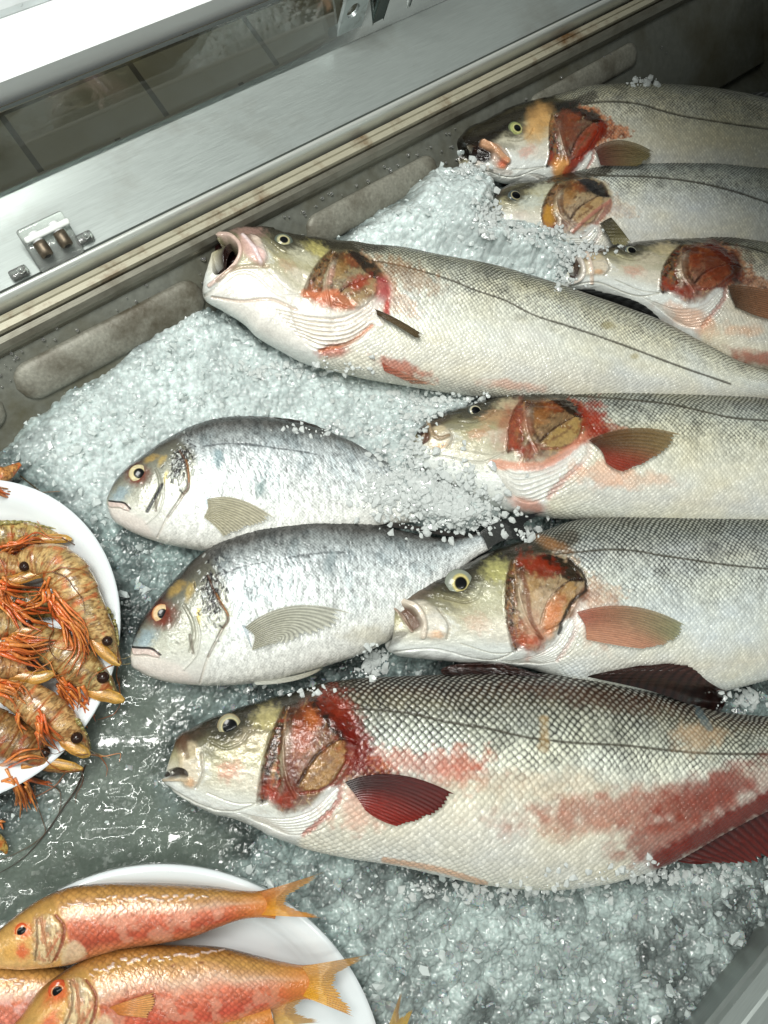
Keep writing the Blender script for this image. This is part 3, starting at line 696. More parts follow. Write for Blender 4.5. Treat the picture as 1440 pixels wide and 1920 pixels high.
# upright perforated bracket and a narrow post at the top
def upright(name, label, cat, bl, br, z0, z1, mat, hole=None, th=.003):
    A = P(*bl, z0); B = P(*br, z0); ax = (B - A); wd = np.linalg.norm(ax); ax /= wd; nn = np.cross(ax, U3)
    root = thing(name, label, cat, tuple((A + B) / 2)); H = z1 - z0
    K = 48; th_ = np.linspace(0, 2 * math.pi, K, endpoint=False)
    if hole:
        hx, hz, hr = hole; hx *= wd
        rim = []
        for a in th_:
            dx, dz = math.cos(a), math.sin(a); tx = ((wd - hx) / dx) if dx > 1e-6 else ((-hx) / dx if dx < -1e-6 else 1e9); tz = ((H - hz) / dz) if dz > 1e-6 else ((-hz) / dz if dz < -1e-6 else 1e9)
            t_ = min(tx, tz); rim.append((hx + dx * t_, hz + dz * t_))
        ci = [(hx + hr * math.cos(a), hz + hr * math.sin(a) * 1.1) for a in th_]
        V = []
        for off in (-th / 2, th / 2):
            for (x_, z_) in rim: V.append(A + ax * x_ + U3 * z_ + nn * off)
            for (x_, z_) in ci: V.append(A + ax * x_ + U3 * z_ + nn * off)
        F = []
        for i in range(K):
            j = (i + 1) % K
            F += [[i, j, K + j, K + i], [2 * K + i, 3 * K + i, 3 * K + j, 2 * K + j], [i, 2 * K + i, 2 * K + j, j], [K + i, K + j, 3 * K + j, 3 * K + i]]
        mesh_obj(name.split('_')[-1] + '_plate', V, F, mat, root, smooth=False)
    else:
        rbox(name.split('_')[-1] + '_plate', (A + B) / 2 + U3 * H / 2, ax, nn, U3, wd / 2, th / 2, H / 2, .0006, mat, root)
    return root
M_zinc = plain('zinc_plate', (206, 216, 216), .35, .5, .2, 90, .3, dirt=((120, 124, 116), 40, .5, .7))
upright('perforated_bracket', 'pale zinc bracket with a round hole standing behind the steel ledge', 'bracket', (626, 84), (671, 64), .05, .13, M_zinc, hole=(.42, .031, .0062))
upright('glass_post', 'narrow dark green glass post right of the perforated bracket', 'post', (693, 56), (712, 47), .05, .2, plain('green_glass_edge', (52, 66, 62), .2, .2, .3, 50, coat=.5))
upright('steel_rod', 'thin bright steel upright at the back edge of the ledge', 'rod', (757, 28), (761, 26), .05, .2, M_steel, th=.002)

# ================================================================== THE ICE
def build_ice():
    sp = .00068
    xs = np.arange(-.50, .62, sp); ys = np.arange(-.52, .56, sp)
    X, Y = np.meshgrid(xs, ys, indexing='ij')
    a = X * n2[0] + Y * n2[1]; sd = X * d2[0] + Y * d2[1]
    H = np.zeros_like(X)
    def reg(u, v, pts, soft):
        p = hermite(list(pts) + [pts[0]], n=len(pts) * 4)[:-1]
        lo = p.min(0) - soft; hi = p.max(0) + soft; m = np.zeros(u.shape)
        idx = np.nonzero(((u > lo[0]) & (u < hi[0]) & (v > lo[1]) & (v < hi[1])).ravel())[0]
        cv = Canvas(u.ravel(), v.ravel(), None, None, None); d, _, ins = cv._segd(idx, p, True)
        m.ravel()[idx] = sstep(-soft, soft, np.where(ins, d, -d) + (fbm(u.ravel()[idx] / 22, v.ravel()[idx] / 22, 3, 4) - .5) * soft * 1.2); return m
    sub = (slice(None, None, 6), slice(None, None, 6))
    Xs, Ys = X[sub], Y[sub]; Hs = np.zeros_like(Xs); sds = Xs * d2[0] + Ys * d2[1]; As = Xs * n2[0] + Ys * n2[1]
    for it in range(8):
        u, v = proj(np.stack([Xs, Ys, Hs], -1))
        M1 = reg(u, v, [(30, 840), (110, 760), (200, 700), (262, 630), (340, 575), (420, 590), (500, 640), (620, 680), (780, 710), (900, 745), (860, 820), (800, 880), (700, 860), (600, 830), (460, 825), (340, 850), (260, 900), (215, 960), (170, 960), (100, 890)], 40)
        M2 = reg(u, v, [(640, 450), (700, 405), (765, 370), (830, 312), (885, 312), (928, 352), (912, 385), (900, 408), (960, 420), (1030, 442), (1120, 460), (1140, 475), (1110, 540), (1080, 600), (900, 545), (760, 505), (640, 490), (640, 450)], 16)
        M2b = reg(u, v, [(740, 395), (780, 350), (830, 312), (900, 330), (1000, 430), (1130, 462), (1080, 500), (900, 465), (780, 425)], 34)
        M3 = reg(u, v, [(700, 880), (740, 868), (780, 880), (830, 905), (900, 935), (955, 960), (905, 985), (860, 996), (800, 985), (750, 945), (735, 905)], 16)
        M4 = reg(u, v, [(440, 1640), (640, 1620), (900, 1670), (1200, 1650), (1500, 1600), (1500, 2000), (700, 2000), (640, 1760)], 60)
        M5 = reg(u, v, [(780, 840), (800, 800), (790, 775), (840, 750), (885, 762), (870, 772), (815, 790), (800, 815), (790, 850), (760, 862), (735, 850)], 12)
        wet = reg(u, v, [(-300, 1500), (40, 1560), (180, 1250), (240, 1230), (300, 1290), (400, 1300), (330, 1360), (310, 1440), (330, 1500), (440, 1560), (430, 1640), (300, 1660), (0, 1760), (-300, 1900)], 50)
        lim = np.interp(u, [-300, 0, 70, 130, 200, 262, 330, 400, 520, 600, 700, 820, 850, 900, 1000, 1500], [900, 850, 775, 722, 695, 622, 585, 560, 470, 430, 388, 306, 318, 330, 345, 345])
        gone = sstep(12, -26, v - lim + (fbm(u / 25, v / 25, 3, 9) - .5) * 46)
        upr = 0
        M6 = reg(u, v, [(860, 330), (915, 340), (932, 385), (925, 412), (1000, 430), (1030, 446), (1000, 470), (900, 450), (850, 400)], 9)
        Hn = .002 + .012 * M6 + .010 * M1 + .022 * M2 + .016 * M2b + .037 * M3 + .004 * M4 + .022 * M5 - .004 * wet + .003 * (fbm(Xs * 30, Ys * 30, 3, 6) - .5)
        Hn = Hn * (1 - gone) - (.036 - .02 * sstep(860, 980, u)) * gone
        Hn = Hn * (1 - upr) - .012 * upr
        Hs = .5 * (Hs + Hn) if it < 7 else Hn
    for _ in range(3):
        Hp = np.pad(Hs, 1, mode='edge'); Hs = (Hp[1:-1, 1:-1] * 2 + Hp[:-2, 1:-1] + Hp[2:, 1:-1] + Hp[1:-1, :-2] + Hp[1:-1, 2:]) / 6
    from math import ceil
    def upx(m):
        # bilinear upsample of the coarse masks
        fi = np.minimum(np.arange(len(xs)) / 6, m.shape[0] - 1.001); fj = np.minimum(np.arange(len(ys)) / 6, m.shape[1] - 1.001)
        i = fi.astype(int); j = fj.astype(int); a_ = (fi - i)[:, None]; b_ = (fj - j)[None]
        return (m[i][:, j] * (1 - a_) * (1 - b_) + m[i + 1][:, j] * a_ * (1 - b_) + m[i][:, j + 1] * (1 - a_) * b_ + m[i + 1][:, j + 1] * a_ * b_)
    H = upx(Hs); M2 = np.maximum(M2, M2b); M1, M2, M3, M4, M5, wet, gone = map(upx, (M1, M2, M3, M4, M5, wet, gone))
    fluffy = np.clip(M1 + M2 + M3 * .9 + M5, 0, 1)
    wx = X + .003 * (fbm(X * 160, Y * 160, 2, 3) - .5); wy = Y + .003 * (fbm(X * 160, Y * 160, 2, 14) - .5)
    c1, id1, e1 = chunks(wx * 70, wy * 70, seed=1); c2, id2, e2 = chunks(wx * 230 + 3, wy * 230, seed=11, dome=.7); c3, id3, e3 = chunks(X * 520, Y * 520, seed=21, dome=.9)
    big = .0068 * M4 + .0034 * (1 - M4)
    H = H + (1 - wet) * ((c1 - .4) * big * (1 - .6 * fluffy) + (fbm(X * 45, Y * 45, 3, 37) - .5) * .006 + (c2 - .4) * (.0022 + .0006 * fluffy) + (c3 - .4) * (.0008 - .0004 * fluffy))
    # melt water over the lower left: smooth ripples
    rp = fbm(X * 75 + 2.5 * fbm(X * 35, Y * 35, 2, 8), Y * 75, 2, 60); rp2 = fbm(X * 240, Y * 240, 2, 61)
    H = H + wet * ((rp - .5) * .0027 + (rp2 - .5) * .0003)
    wetm = wet
    base = lin((198, 209, 208))[None, None] * fluffy[..., None] + lin((136, 152, 150))[None, None] * (1 - fluffy)[..., None]
    base = base * (1 - .5 * M4[..., None] * (1 - fluffy[..., None])) + lin((206, 218, 215)) * (.5 * M4 * (1 - fluffy))[..., None]
    # clear and frosted pieces differ; pockets and chunk gaps shaded in the colour
    pk_ = fbm(X * 55, Y * 55, 4, 33); base = base * (1 + (.7 * (fbm(X * 38, Y * 38, 3, 43) - .5) * M4 * (1 - wet)))[..., None]; base = base * (1 - .42 * sstep(.56, .68, pk_) * (1 - wet) * (1 - .75 * fluffy))[..., None] * (1 + .22 * (fbm(X * 130, Y * 130, 3, 35) - .5))[..., None]
    base = base * (1 + .55 * (fbm(X * 42, Y * 42, 4, 47) - .5) * fluffy)[..., None]
    cl = (1 - .5 * M4) * sstep(.55, .95, id1) * (1 - fluffy) + .4 * sstep(.7, 1, id2)
    base = base * (1 - .5 * cl[..., None]) 
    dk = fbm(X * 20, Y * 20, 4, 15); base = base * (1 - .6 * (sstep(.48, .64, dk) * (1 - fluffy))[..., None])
    base = base * (1 + .5 * (id2 - .45) * (1 - .55 * fluffy))[..., None] * (1 + .25 * (id3 - .5))[..., None]
    base = base * (1 - .35 * ((1 - sstep(0, .12, e1)) * (1 - fluffy) * (1 - wet))[..., None])  # crevice shade painted between chunks
    wc = lin((102, 112, 104)) * (1 + .5 * (fbm(X * 60, Y * 60, 4, 71) - .5))[..., None]
    base = base * (1 - wet[..., None]) + wc * wet[..., None]
    fr = sstep(.82, .97, id3) * wet * sstep(.45, .6, fbm(X * 70, Y * 70, 3, 81)); base += fr[..., None] * .12
    rough = .20 + .25 * fluffy + .1 * id2; rough = rough * (1 - wet) + .05 * wet
    keep = (gone < .999)
    V = np.stack([X, Y, H], -1)
    zm_add(V[::3, ::3])
    F = grid_faces(*X.shape)
    fk = keep.ravel()[F].any(1) & (a.ravel()[F[:, 0]] > b0 - .012) 
    uu, vv = proj(V.reshape(-1, 3)); inv = (uu > -260) & (uu < 1720) & (vv > -150) & (vv < 2120)
    fk &= inv[F].all(1)
    F = F[fk]; used = np.zeros(len(uu), bool); used[F.ravel()] = True; mp = np.cumsum(used) - 1
    o = mesh_obj('crushed_ice', V.reshape(-1, 3)[used], mp[F], M_ice, None, np.clip(base, .01, .9).reshape(-1, 3)[used], rough.ravel()[used])
    tag(o, 'bed of crushed ice under the fish, heaped white in the middle and melted at the left', None, kind='stuff')
    # loose crystals: little irregular polyhedra
    from mathutils import noise
    N = 8500; r_ = np.random.default_rng(3)
    ph = (1 + 5 ** .5) / 2
    ico = np.array([(-1, ph, 0), (1, ph, 0), (-1, -ph, 0), (1, -ph, 0), (0, -1, ph), (0, 1, ph), (0, -1, -ph), (0, 1, -ph), (ph, 0, -1), (ph, 0, 1), (-ph, 0, -1), (-ph, 0, 1)]) / 1.9
    fc = np.array([(0, 11, 5), (0, 5, 1), (0, 1, 7), (0, 7, 10), (0, 10, 11), (1, 5, 9), (5, 11, 4), (11, 10, 2), (10, 7, 6), (7, 1, 8), (3, 9, 4), (3, 4, 2), (3, 2, 6), (3, 6, 8), (3, 8, 9), (4, 9, 5), (2, 4, 11), (6, 2, 10), (8, 6, 7), (9, 8, 1)])
    dens = (.25 + .30 * M4 + .55 * fluffy * 2 * sstep(.42, .62, fbm(X * 50, Y * 50, 3, 51))) * (1 - wet * .96) * (1 - gone)
    pi = r_.integers(0, X.shape[0], N * 4); pj = r_.integers(0, X.shape[1], N * 4); ok = (r_.random(N * 4) < dens[pi, pj]) & inv.reshape(X.shape)[pi, pj] & (a[pi, pj] > b0 + .004)
    pi, pj = pi[ok][:N], pj[ok][:N]; n = len(pi)
    sz = (.0012 + .0034 * r_.random(n) ** 2.5) * (1 + .25 * M4[pi, pj]) * (1 - .2 * fluffy[pi, pj])
    q = r_.normal(size=(n, 4)); q /= np.linalg.norm(q, axis=1, keepdims=True); w_, x_, y_, z_ = q.T
    Rm = np.stack([1 - 2 * (y_**2 + z_**2), 2 * (x_*y_ - z_*w_), 2 * (x_*z_ + y_*w_), 2 * (x_*y_ + z_*w_), 1 - 2 * (x_**2 + z_**2), 2 * (y_*z_ - x_*w_), 2 * (x_*z_ - y_*w_), 2 * (y_*z_ + x_*w_), 1 - 2 * (x_**2 + y_**2)], -1).reshape(n, 3, 3)
    pts = ico[None] * (1 + 1.0 * (r_.random((n, 12, 1)) - .5)) * np.stack([np.ones(n), .45 + .45 * r_.random(n), .3 + .4 * r_.random(n)], -1)[:, None]
    pts = np.einsum('nij,nkj->nki', Rm, pts * sz[:, None, None]) + np.stack([X[pi, pj], Y[pi, pj], H[pi, pj] + sz * .15], -1)[:, None]
    FF = (fc[None] + (np.arange(n) * 12)[:, None, None]).reshape(-1, 3)
    mi, nti, bi = new_mat('ice_crystal'); bi.inputs['Subsurface Weight'].default_value = .5; bi.inputs['Subsurface Scale'].default_value = .003; bi.inputs['Transmission Weight'].default_value = .55; bi.inputs['Coat Weight'].default_value = .5; bi.inputs['Roughness'].default_value = .15; bi.inputs['IOR'].default_value = 1.31; bi.inputs['Base Color'].default_value = (*lin((236, 243, 241)), 1)
    nzi = nti.nodes.new('ShaderNodeTexNoise'); nzi.inputs['Scale'].default_value = 500; bpi = nti.nodes.new('ShaderNodeBump'); bpi.inputs['Strength'].default_value = .6; bpi.inputs['Distance'].default_value = .001; nti.links.new(nzi.outputs['Fac'], bpi.inputs['Height']); nti.links.new(bpi.outputs[0], bi.inputs['Normal'])
    o2 = mesh_obj('ice_crystals', pts.reshape(-1, 3), FF, mi, None, smooth=False)
    mw, ntw, bw = new_mat('frosted_ice'); bw.inputs['Transmission Weight'].default_value = .2; bw.inputs['Coat Weight'].default_value = .4; bw.inputs['Roughness'].default_value = .22; bw.inputs['Base Color'].default_value = (*lin((216, 226, 224)), 1)
    o2.data.materials.append(mw); o2.data.polygons.foreach_set('material_index', np.repeat(((fluffy[pi, pj] > .25) | (r_.random(n) < .3)).astype(np.int32), 20))
    tag(o2, 'loose clear crystals scattered over the crushed ice', None, kind='stuff')
build_ice()
def scatter_chips(spots):
    r_ = np.random.default_rng(11); U = []; W = []; SZ = []
    for (u0, v0, su, sv, n, sz) in spots:
        U.append(r_.normal(u0, su, n)); W.append(r_.normal(v0, sv, n)); SZ.append(sz * (.35 + r_.random(n) ** 2 * 1.3))
    U = np.concatenate(U); W = np.concatenate(W); SZ = np.concatenate(SZ) * MP; n = len(U)
    z = zm_get(U, W, .01, 1); C_ = P(U, W, z + SZ * .2)
    k = 14; th = r_.random((n, k)) * 2 * math.pi; cz = r_.random((n, k)) * 2 - 1; sr = np.sqrt(1 - cz ** 2)
    ph_ = (1 + 5 ** .5) / 2
    ico = np.array([(-1, ph_, 0), (1, ph_, 0), (-1, -ph_, 0), (1, -ph_, 0), (0, -1, ph_), (0, 1, ph_), (0, -1, -ph_), (0, 1, -ph_), (ph_, 0, -1), (ph_, 0, 1), (-ph_, 0, -1), (-ph_, 0, 1)]) / 1.9
    fc = np.array([(0, 11, 5), (0, 5, 1), (0, 1, 7), (0, 7, 10), (0, 10, 11), (1, 5, 9), (5, 11, 4), (11, 10, 2), (10, 7, 6), (7, 1, 8), (3, 9, 4), (3, 4, 2), (3, 2, 6), (3, 6, 8), (3, 8, 9), (4, 9, 5), (2, 4, 11), (6, 2, 10), (8, 6, 7), (9, 8, 1)])
    a = r_.random(n) * 6.283; ca, sa = np.cos(a), np.sin(a)
    p = ico[None] * (1 + .8 * (r_.random((n, 12, 1)) - .5)) * np.stack([np.ones(n), .5 + .5 * r_.random(n), .35 + .3 * r_.random(n)], -1)[:, None] * SZ[:, None, None]
    q = np.stack([p[..., 0] * ca[:, None] - p[..., 1] * sa[:, None], p[..., 0] * sa[:, None] + p[..., 1] * ca[:, None], p[..., 2]], -1) + C_[:, None]
    m, nt, b = new_mat('wet_ice_chip'); b.inputs['Transmission Weight'].default_value = .35; b.inputs['Coat Weight'].default_value = .5; b.inputs['Roughness'].default_value = .15; b.inputs['IOR'].default_value = 1.31; b.inputs['Base Color'].default_value = (*lin((236, 242, 240)), 1)
    o = mesh_obj('ice_chips', q.reshape(-1, 3), (fc[None] + (np.arange(n) * 12)[:, None, None]).reshape(-1, 3), m, None, smooth=False)
    tag(o, 'loose ice chips sprinkled on the fish and around their edges', None, kind='stuff')
MP = .6 / FPX * .97

# ================================================================== SEA BASS
F7 = [((338, 1447), (338, 1447)), ((333, 1425), (322, 1447)), ((330, 1402), (309, 1455)), ((330, 1386), (307, 1463)), ((340, 1375), (314, 1474)), ((353, 1368), (335, 1491)), ((380, 1353), (357, 1504)), ((409, 1340), (392, 1522)), ((461, 1323), (426, 1531)), ((504, 1310), (465, 1545)), ((538, 1300), (504, 1564)), ((599, 1284), (556, 1584)), ((667, 1274), (640, 1604)), ((754, 1269), (740, 1620)), ((860, 1266), (850, 1645)), ((981, 1264), (960, 1662)), ((1102, 1270), (1060, 1663)), ((1182, 1288), (1150, 1648)), ((1263, 1311), (1250, 1612)), ((1343, 1335), (1331, 1566)), ((1440, 1345), (1440, 1512)), ((1560, 1362), (1570, 1465)), ((1700, 1385), (1700, 1440))]
H7 = [(0, .003), (2, .007), (4, .012), (6, .019), (8, .026), (11, .036), (14, .042), (16, .042), (18, .037), (20, .026), (22, .010)]
K7 = Z6(KEY7)
red = (126, 36, 16)
o7 = dict(opa=.8, top=(54, 40, 26), b1=(104, 100, 82), b2=(146, 150, 138), b3=(196, 200, 190), side=(206, 202, 188), belly=(230, 230, 220), blood=1.0,
    lat=Z6([(820, 250), (960, 255), (1060, 262), (1160, 278), (1250, 300), (1340, 318), (1440, 332)]) + Z7([(60, 345), (180, 372), (300, 400), (450, 420), (600, 433), (760, 440), (900, 455), (1100, 475), (1440, 482)]), latw=2.6,
    extra=[('blob', (572, 1375, 24, 56), dict(ang=8, color=(124, 50, 16), alpha=.8, rag=.5, rs=9, rough=.3)), ('blob', (606, 1330, 28, 16), dict(ang=25, color=(34, 18, 12), alpha=.9, rag=.5, rs=9)), ('blob', (640, 1360, 12, 34), dict(ang=-25, color=(30, 14, 10), alpha=.85, rag=.5, rs=8)), ('blob', (545, 1450, 16, 46), dict(ang=6, color=(96, 30, 14), alpha=.7, rag=.6, rs=9)), ('blob', (585, 1350, 12, 22), dict(color=(170, 92, 36), alpha=.7, rag=.6, rs=7)), ('blob', (505, 1430, 9, 60), dict(ang=14, color=(44, 22, 14), alpha=.75, rag=.5, rs=8)), ('poly', ([(300, 1452), (318, 1444), (333, 1440), (350, 1447), (352, 1455), (336, 1456), (318, 1460)],), dict(color=(34, 24, 20), alpha=.95, soft=2.5, h=-.004)), ('stroke', ([(306, 1462), (330, 1462), (352, 1462)], 3), dict(color=(190, 170, 140), alpha=.8, h=.0008)), ('blob', (340, 1392, 14, 20), dict(color=(86, 62, 46), alpha=.8, rag=.3)), ('blob', (665, 1480, 20, 24), dict(color=(220, 206, 190), alpha=.6, rag=.4)), ('blob', (1170, 1520, 230, 42), dict(ang=-6, color=(158, 74, 44), alpha=.68, rag=.7, rs=22)), ('blob', (1330, 1490, 150, 45), dict(ang=-22, color=red, alpha=.85, rag=.5, rs=22)), ('blob', (1240, 1570, 90, 40), dict(ang=-25, color=(140, 50, 26), alpha=.75, rag=.8)),
           ('stroke', ([(1240, 1612), (1331, 1560), (1440, 1500)], 22), dict(color=(110, 26, 14), alpha=.95, rag=5)),
           ('blob', (860, 1440, 60, 40), dict(color=(190, 110, 80), alpha=.6, rag=.9, rs=14)), ('blob', (780, 1430, 130, 24), dict(ang=8, color=(180, 80, 54), alpha=.55, rag=.9, rs=12)),
           ('blob', (680, 1520, 60, 40), dict(color=(206, 140, 120), alpha=.5, rag=.9)), ('blob', (640, 1335, 30, 60), dict(ang=-30, color=(120, 36, 16), alpha=.85, rag=.8, rs=10)),
           ('blob', (670, 1395, 34, 50), dict(ang=-20, color=(104, 20, 12), alpha=.9, rag=.8, rs=10)), ('blob', (1020, 1380, 10, 40), dict(color=(170, 140, 90), alpha=.6, rag=.8)),
           ('blob', (1000, 1470, 150, 30), dict(color=(196, 176, 150), alpha=.5, rag=.6)), ('blob', (1310, 1385, 50, 30), dict(color=(180, 150, 116), alpha=.6, rag=.7)),
           ('blob', (1110, 1310, 150, 20), dict(ang=9, color=(74, 46, 34), alpha=.5, rag=.8, rs=8)), ('stroke', ([(1300, 1310), (1316, 1345), (1330, 1365)], 7), dict(color=(90, 110, 116), alpha=.6, rag=3)),
           ('stroke', ([(720, 1612), (830, 1632), (910, 1656)], 6), dict(color=(214, 160, 120), alpha=.7))])
R7 = bass('largest sea bass at the front, blood-red gill and side', .024, F7, H7, K7, o7, 1.5, 5.9, 1, 14)
eye(R7, 431, 1362, 21, (158, 156, 130), .54, ring=(150, 140, 110), rim=(70, 58, 44))
fin(R7, 'pectoral_fin', Z6([(852, 572), (905, 640), (938, 692)]), Z6([(1080, 540), (1030, 640), (1000, 735)]), Z6([(1335, 628), (1240, 715), (1080, 765)]), (34, 12, 11), (84, 16, 12), c_low=(124, 26, 14), rays=15, lift=.006, ragged=.04, dark=.3)
fin(R7, 'anal_fin', [(1256, 1612), (1335, 1562), (1440, 1506)], [(1300, 1620), (1390, 1590), (1480, 1560)], [(1330, 1618), (1420, 1620), (1520, 1612)], (54, 12, 9), (104, 24, 16), z=.028, zlist=[.002, .004, .0], rays=14, ragged=.22)
fin(R7, 'pelvic_fin', [(735, 1604), (740, 1610), (745, 1617)], [(810, 1620), (812, 1628), (814, 1635)], [(905, 1648), (903, 1655), (900, 1660)], (210, 160, 120), (228, 200, 160), z=.026, zlist=[.004, .008, .004], rays=5, ragged=.05)
tail_fin(R7, (1695, 1388), (1695, 1438), (1830, 1340), (1825, 1500), .026)

F6 = [((767, 1184), (767, 1184)), ((752, 1165), (748, 1196)), ((738, 1145), (732, 1206)), ((733, 1131), (726, 1216)), ((751, 1116), (740, 1227)), ((803, 1090), (790, 1235)), ((854, 1067), (850, 1241)), ((906, 1041), (900, 1245)), ((947, 1023), (940, 1248)), ((988, 1008), (988, 1253)), ((1034, 992), (1034, 1267)), ((1060, 982), (1060, 1276)), ((1137, 972), (1137, 1294)), ((1214, 969), (1214, 1302)), ((1317, 968), (1317, 1300)), ((1440, 969), (1420, 1278)), ((1580, 985), (1560, 1230)), ((1750, 1020), (1730, 1160)), ((1900, 1050), (1890, 1110))]
H6 = [(0, .007), (2, .012), (4, .018), (6, .023), (8, .029), (11, .035), (14, .038), (15, .037), (16, .032), (18, .010)]
K6 = Z5([(65, 800), (50, 965), (235, 930), (318, 725), (505, 640), (515, 970), (640, 600), (780, 740), (590, 978), (745, 835), (560, 1035)])
o6 = dict(opa=.5, top=(66, 70, 62), b1=(112, 118, 112), b2=(156, 160, 156), b3=(184, 190, 184), side=(200, 206, 202), belly=(226, 230, 224), blood=.45, op=(160, 110, 76), gold=(206, 190, 160), cheek=(190, 186, 120), cheek2=(196, 196, 172),
    groove=(84, 56, 36), memb=(120, 84, 62), bloodc=(206, 186, 158), snout=(110, 98, 86), max=(214, 206, 192),
    lat=Z5([(665, 620), (760, 612), (850, 604), (950, 608), (1050, 625), (1150, 640), (1250, 655), (1440, 675)]),
    extra=[('blob', (1010, 1062, 40, 22), dict(ang=20, color=(124, 40, 20), alpha=.9, rag=.7, rs=9)), ('blob', (1035, 1020, 34, 12), dict(ang=20, color=(150, 104, 60), alpha=.7)), ('blob', (996, 1190, 26, 40), dict(color=(176, 88, 56), alpha=.8, rag=.6)), ('blob', (1005, 1150, 40, 50), dict(color=(206, 180, 150), alpha=.5, rag=.9, rs=8)),
           ('blob', (1036, 1150, 16, 40), dict(ang=20, color=(204, 120, 70), alpha=.7, rag=.6)), ('poly', (Z5([(78, 806), (110, 806), (150, 836), (175, 882), (150, 900), (118, 872)]),), dict(color=(96, 66, 52), alpha=.9, soft=4, h=-.005)),
           ('stroke', (Z5([(70, 806), (110, 850), (140, 900)]), 4), dict(color=(160, 140, 124), h=.002)), ('stroke', (Z5([(100, 790), (160, 820), (185, 880), (180, 920)]), 6), dict(color=(212, 200, 184), h=.002)),
           ('blob', (1120, 1150, 40, 60), dict(color=(214, 160, 130), alpha=.4, rag=.7)), ('blob', (1092, 1160, 18, 28), dict(color=(232, 228, 220), alpha=.8, rag=.4)), ('stroke', (Z5([(715, 640), (770, 700), (778, 745), (730, 790), (690, 860), (680, 910)]), 4), dict(color=(40, 34, 28), alpha=.9, h=-.001, rag=1.5)),
           ('stroke', (Z5([(540, 690), (560, 760), (570, 850), (610, 930)]), 5), dict(color=(110, 64, 42), alpha=.7)),
           ('poly', (Z5([(70, 900), (130, 905), (60, 955)]),), dict(color=(40, 30, 24), alpha=.6, soft=4)), ('blob', (820, 1225, 110, 10), dict(ang=6, color=(236, 238, 236), alpha=.6))])
R6 = bass('silver sea bass with open grey mouth and pale pink-olive side fin', .024, F6, H6, K6, o6, 1.35, 4.5, 2, 13)
eye(R6, 864, 1094, 29, (186, 176, 112), .38, ring=(136, 142, 130), rim=(84, 88, 78), pdx=-.05, ri=.56)
fin(R6, 'pectoral_fin', Z5([(742, 832), (772, 880), (778, 932)]), Z5([(950, 812), (940, 880), (900, 955)]), Z5([(1146, 885), (1100, 940), (990, 966)]), (176, 104, 84), (150, 150, 112), c_low=(206, 150, 120), rays=18, lift=.005, ragged=.05, dark=.3, mat=M_finc)
fin(R7, 'dorsal_fin', Z7([(1210, 300), (900, 190), (600, 122)]), Z7([(1250, 200), (950, 100), (660, 104)]), Z7([(1190, 190), (1080, 70), (880, 62)]), (34, 16, 13), (60, 34, 28), lift=.008, rays=15, ragged=.12, dark=.6)
fin(R7, 'dorsal_fin', Z7([(420, 124), (200, 112), (-60, 116)]), Z7([(300, 88), (150, 66), (-60, 76)]), Z7([(360, 98), (180, 50), (120, 48)]), (34, 16, 13), (60, 34, 28), lift=.008, rays=9, ragged=.3, dark=.6)
tail_fin(R6, (1885, 1052), (1885, 1108), (2010, 1000), (2005, 1170), .024)

F5 = [((800, 822), (800, 822)), ((793, 815), (785, 832)), ((787, 803), (773, 842)), ((800, 792), (774, 855)), ((820, 782), (788, 874)), ((854, 769), (820, 900)), ((906, 753), (880, 935)), ((957, 743), (931, 952)), ((1019, 738), (972, 962)), ((1060, 737), (1029, 970)), ((1111, 737), (1111, 976)), ((1200, 739), (1200, 986)), ((1320, 744), (1320, 996)), ((1440, 754), (1440, 1000)), ((1600, 780), (1600, 985)), ((1780, 800), (1780, 930)), ((1900, 835), (1900, 885))]
H5 = [(0, .005), (2, .010), (4, .015), (6, .025), (8, .031), (11, .035), (13, .035), (14, .030), (16, .009)]
K5 = Z5([(170, 165), (140, 245), (245, 235), (373, 98), (545, 55), (490, 240), (700, 45), (785, 140), (540, 300), (790, 208), (500, 440)])
o5 = dict(top=(84, 84, 68), b1=(128, 132, 122), b2=(166, 170, 158), b3=(196, 196, 178), side=(210, 208, 190), belly=(226, 224, 206), blood=.7, op=(140, 96, 60), cheek=(206, 196, 160), cheek2=(190, 150, 112), gold=(176, 130, 86), bloodc=(136, 44, 22), memb=(196, 110, 86), plate=(206, 180, 120),
    lat=Z5([(720, 42), (850, 52), (980, 62), (1100, 78), (1200, 100), (1300, 122), (1440, 135)]),
    extra=[('poly', (Z5([(172, 168), (192, 162), (205, 200), (180, 218), (150, 236), (168, 200)]),), dict(color=(90, 56, 46), alpha=.9, soft=3, h=-.004)), ('stroke', (Z5([(200, 140), (215, 185), (240, 200), (275, 190)]), 4), dict(color=(150, 130, 104), h=.0015)),
           ('stroke', (Z5([(440, 290), (520, 300), (600, 300), (700, 250), (760, 200)]), 9), dict(color=(216, 140, 112), alpha=.7, rag=2)), ('blob', (1130, 885, 60, 24), dict(color=(220, 170, 140), alpha=.6, rag=.8)), ('blob', (990, 948, 40, 14), dict(ang=15, color=(200, 120, 90), alpha=.7)),
           ('blob', (1190, 900, 60, 18), dict(color=(222, 176, 146), alpha=.5, rag=.8)), ('blob', (1115, 790, 26, 40), dict(ang=-20, color=(146, 44, 22), alpha=.85, rag=.8, rs=10)), ('blob', (960, 800, 30, 50), dict(ang=10, color=(160, 80, 60), alpha=.5, rag=.6)), ('blob', (1100, 850, 14, 24), dict(color=(230, 226, 214), alpha=.7, rag=.4))])
R5 = bass('olive-backed sea bass with orange-red side fin, snout against the heaped ice', .022, F5, H5, K5, o5, 1.35, 4.6, 3, 11)
eye(R5, 892, 770, 15, (160, 160, 146), .6, ring=(70, 76, 74), rim=(60, 62, 58), squash=.85)
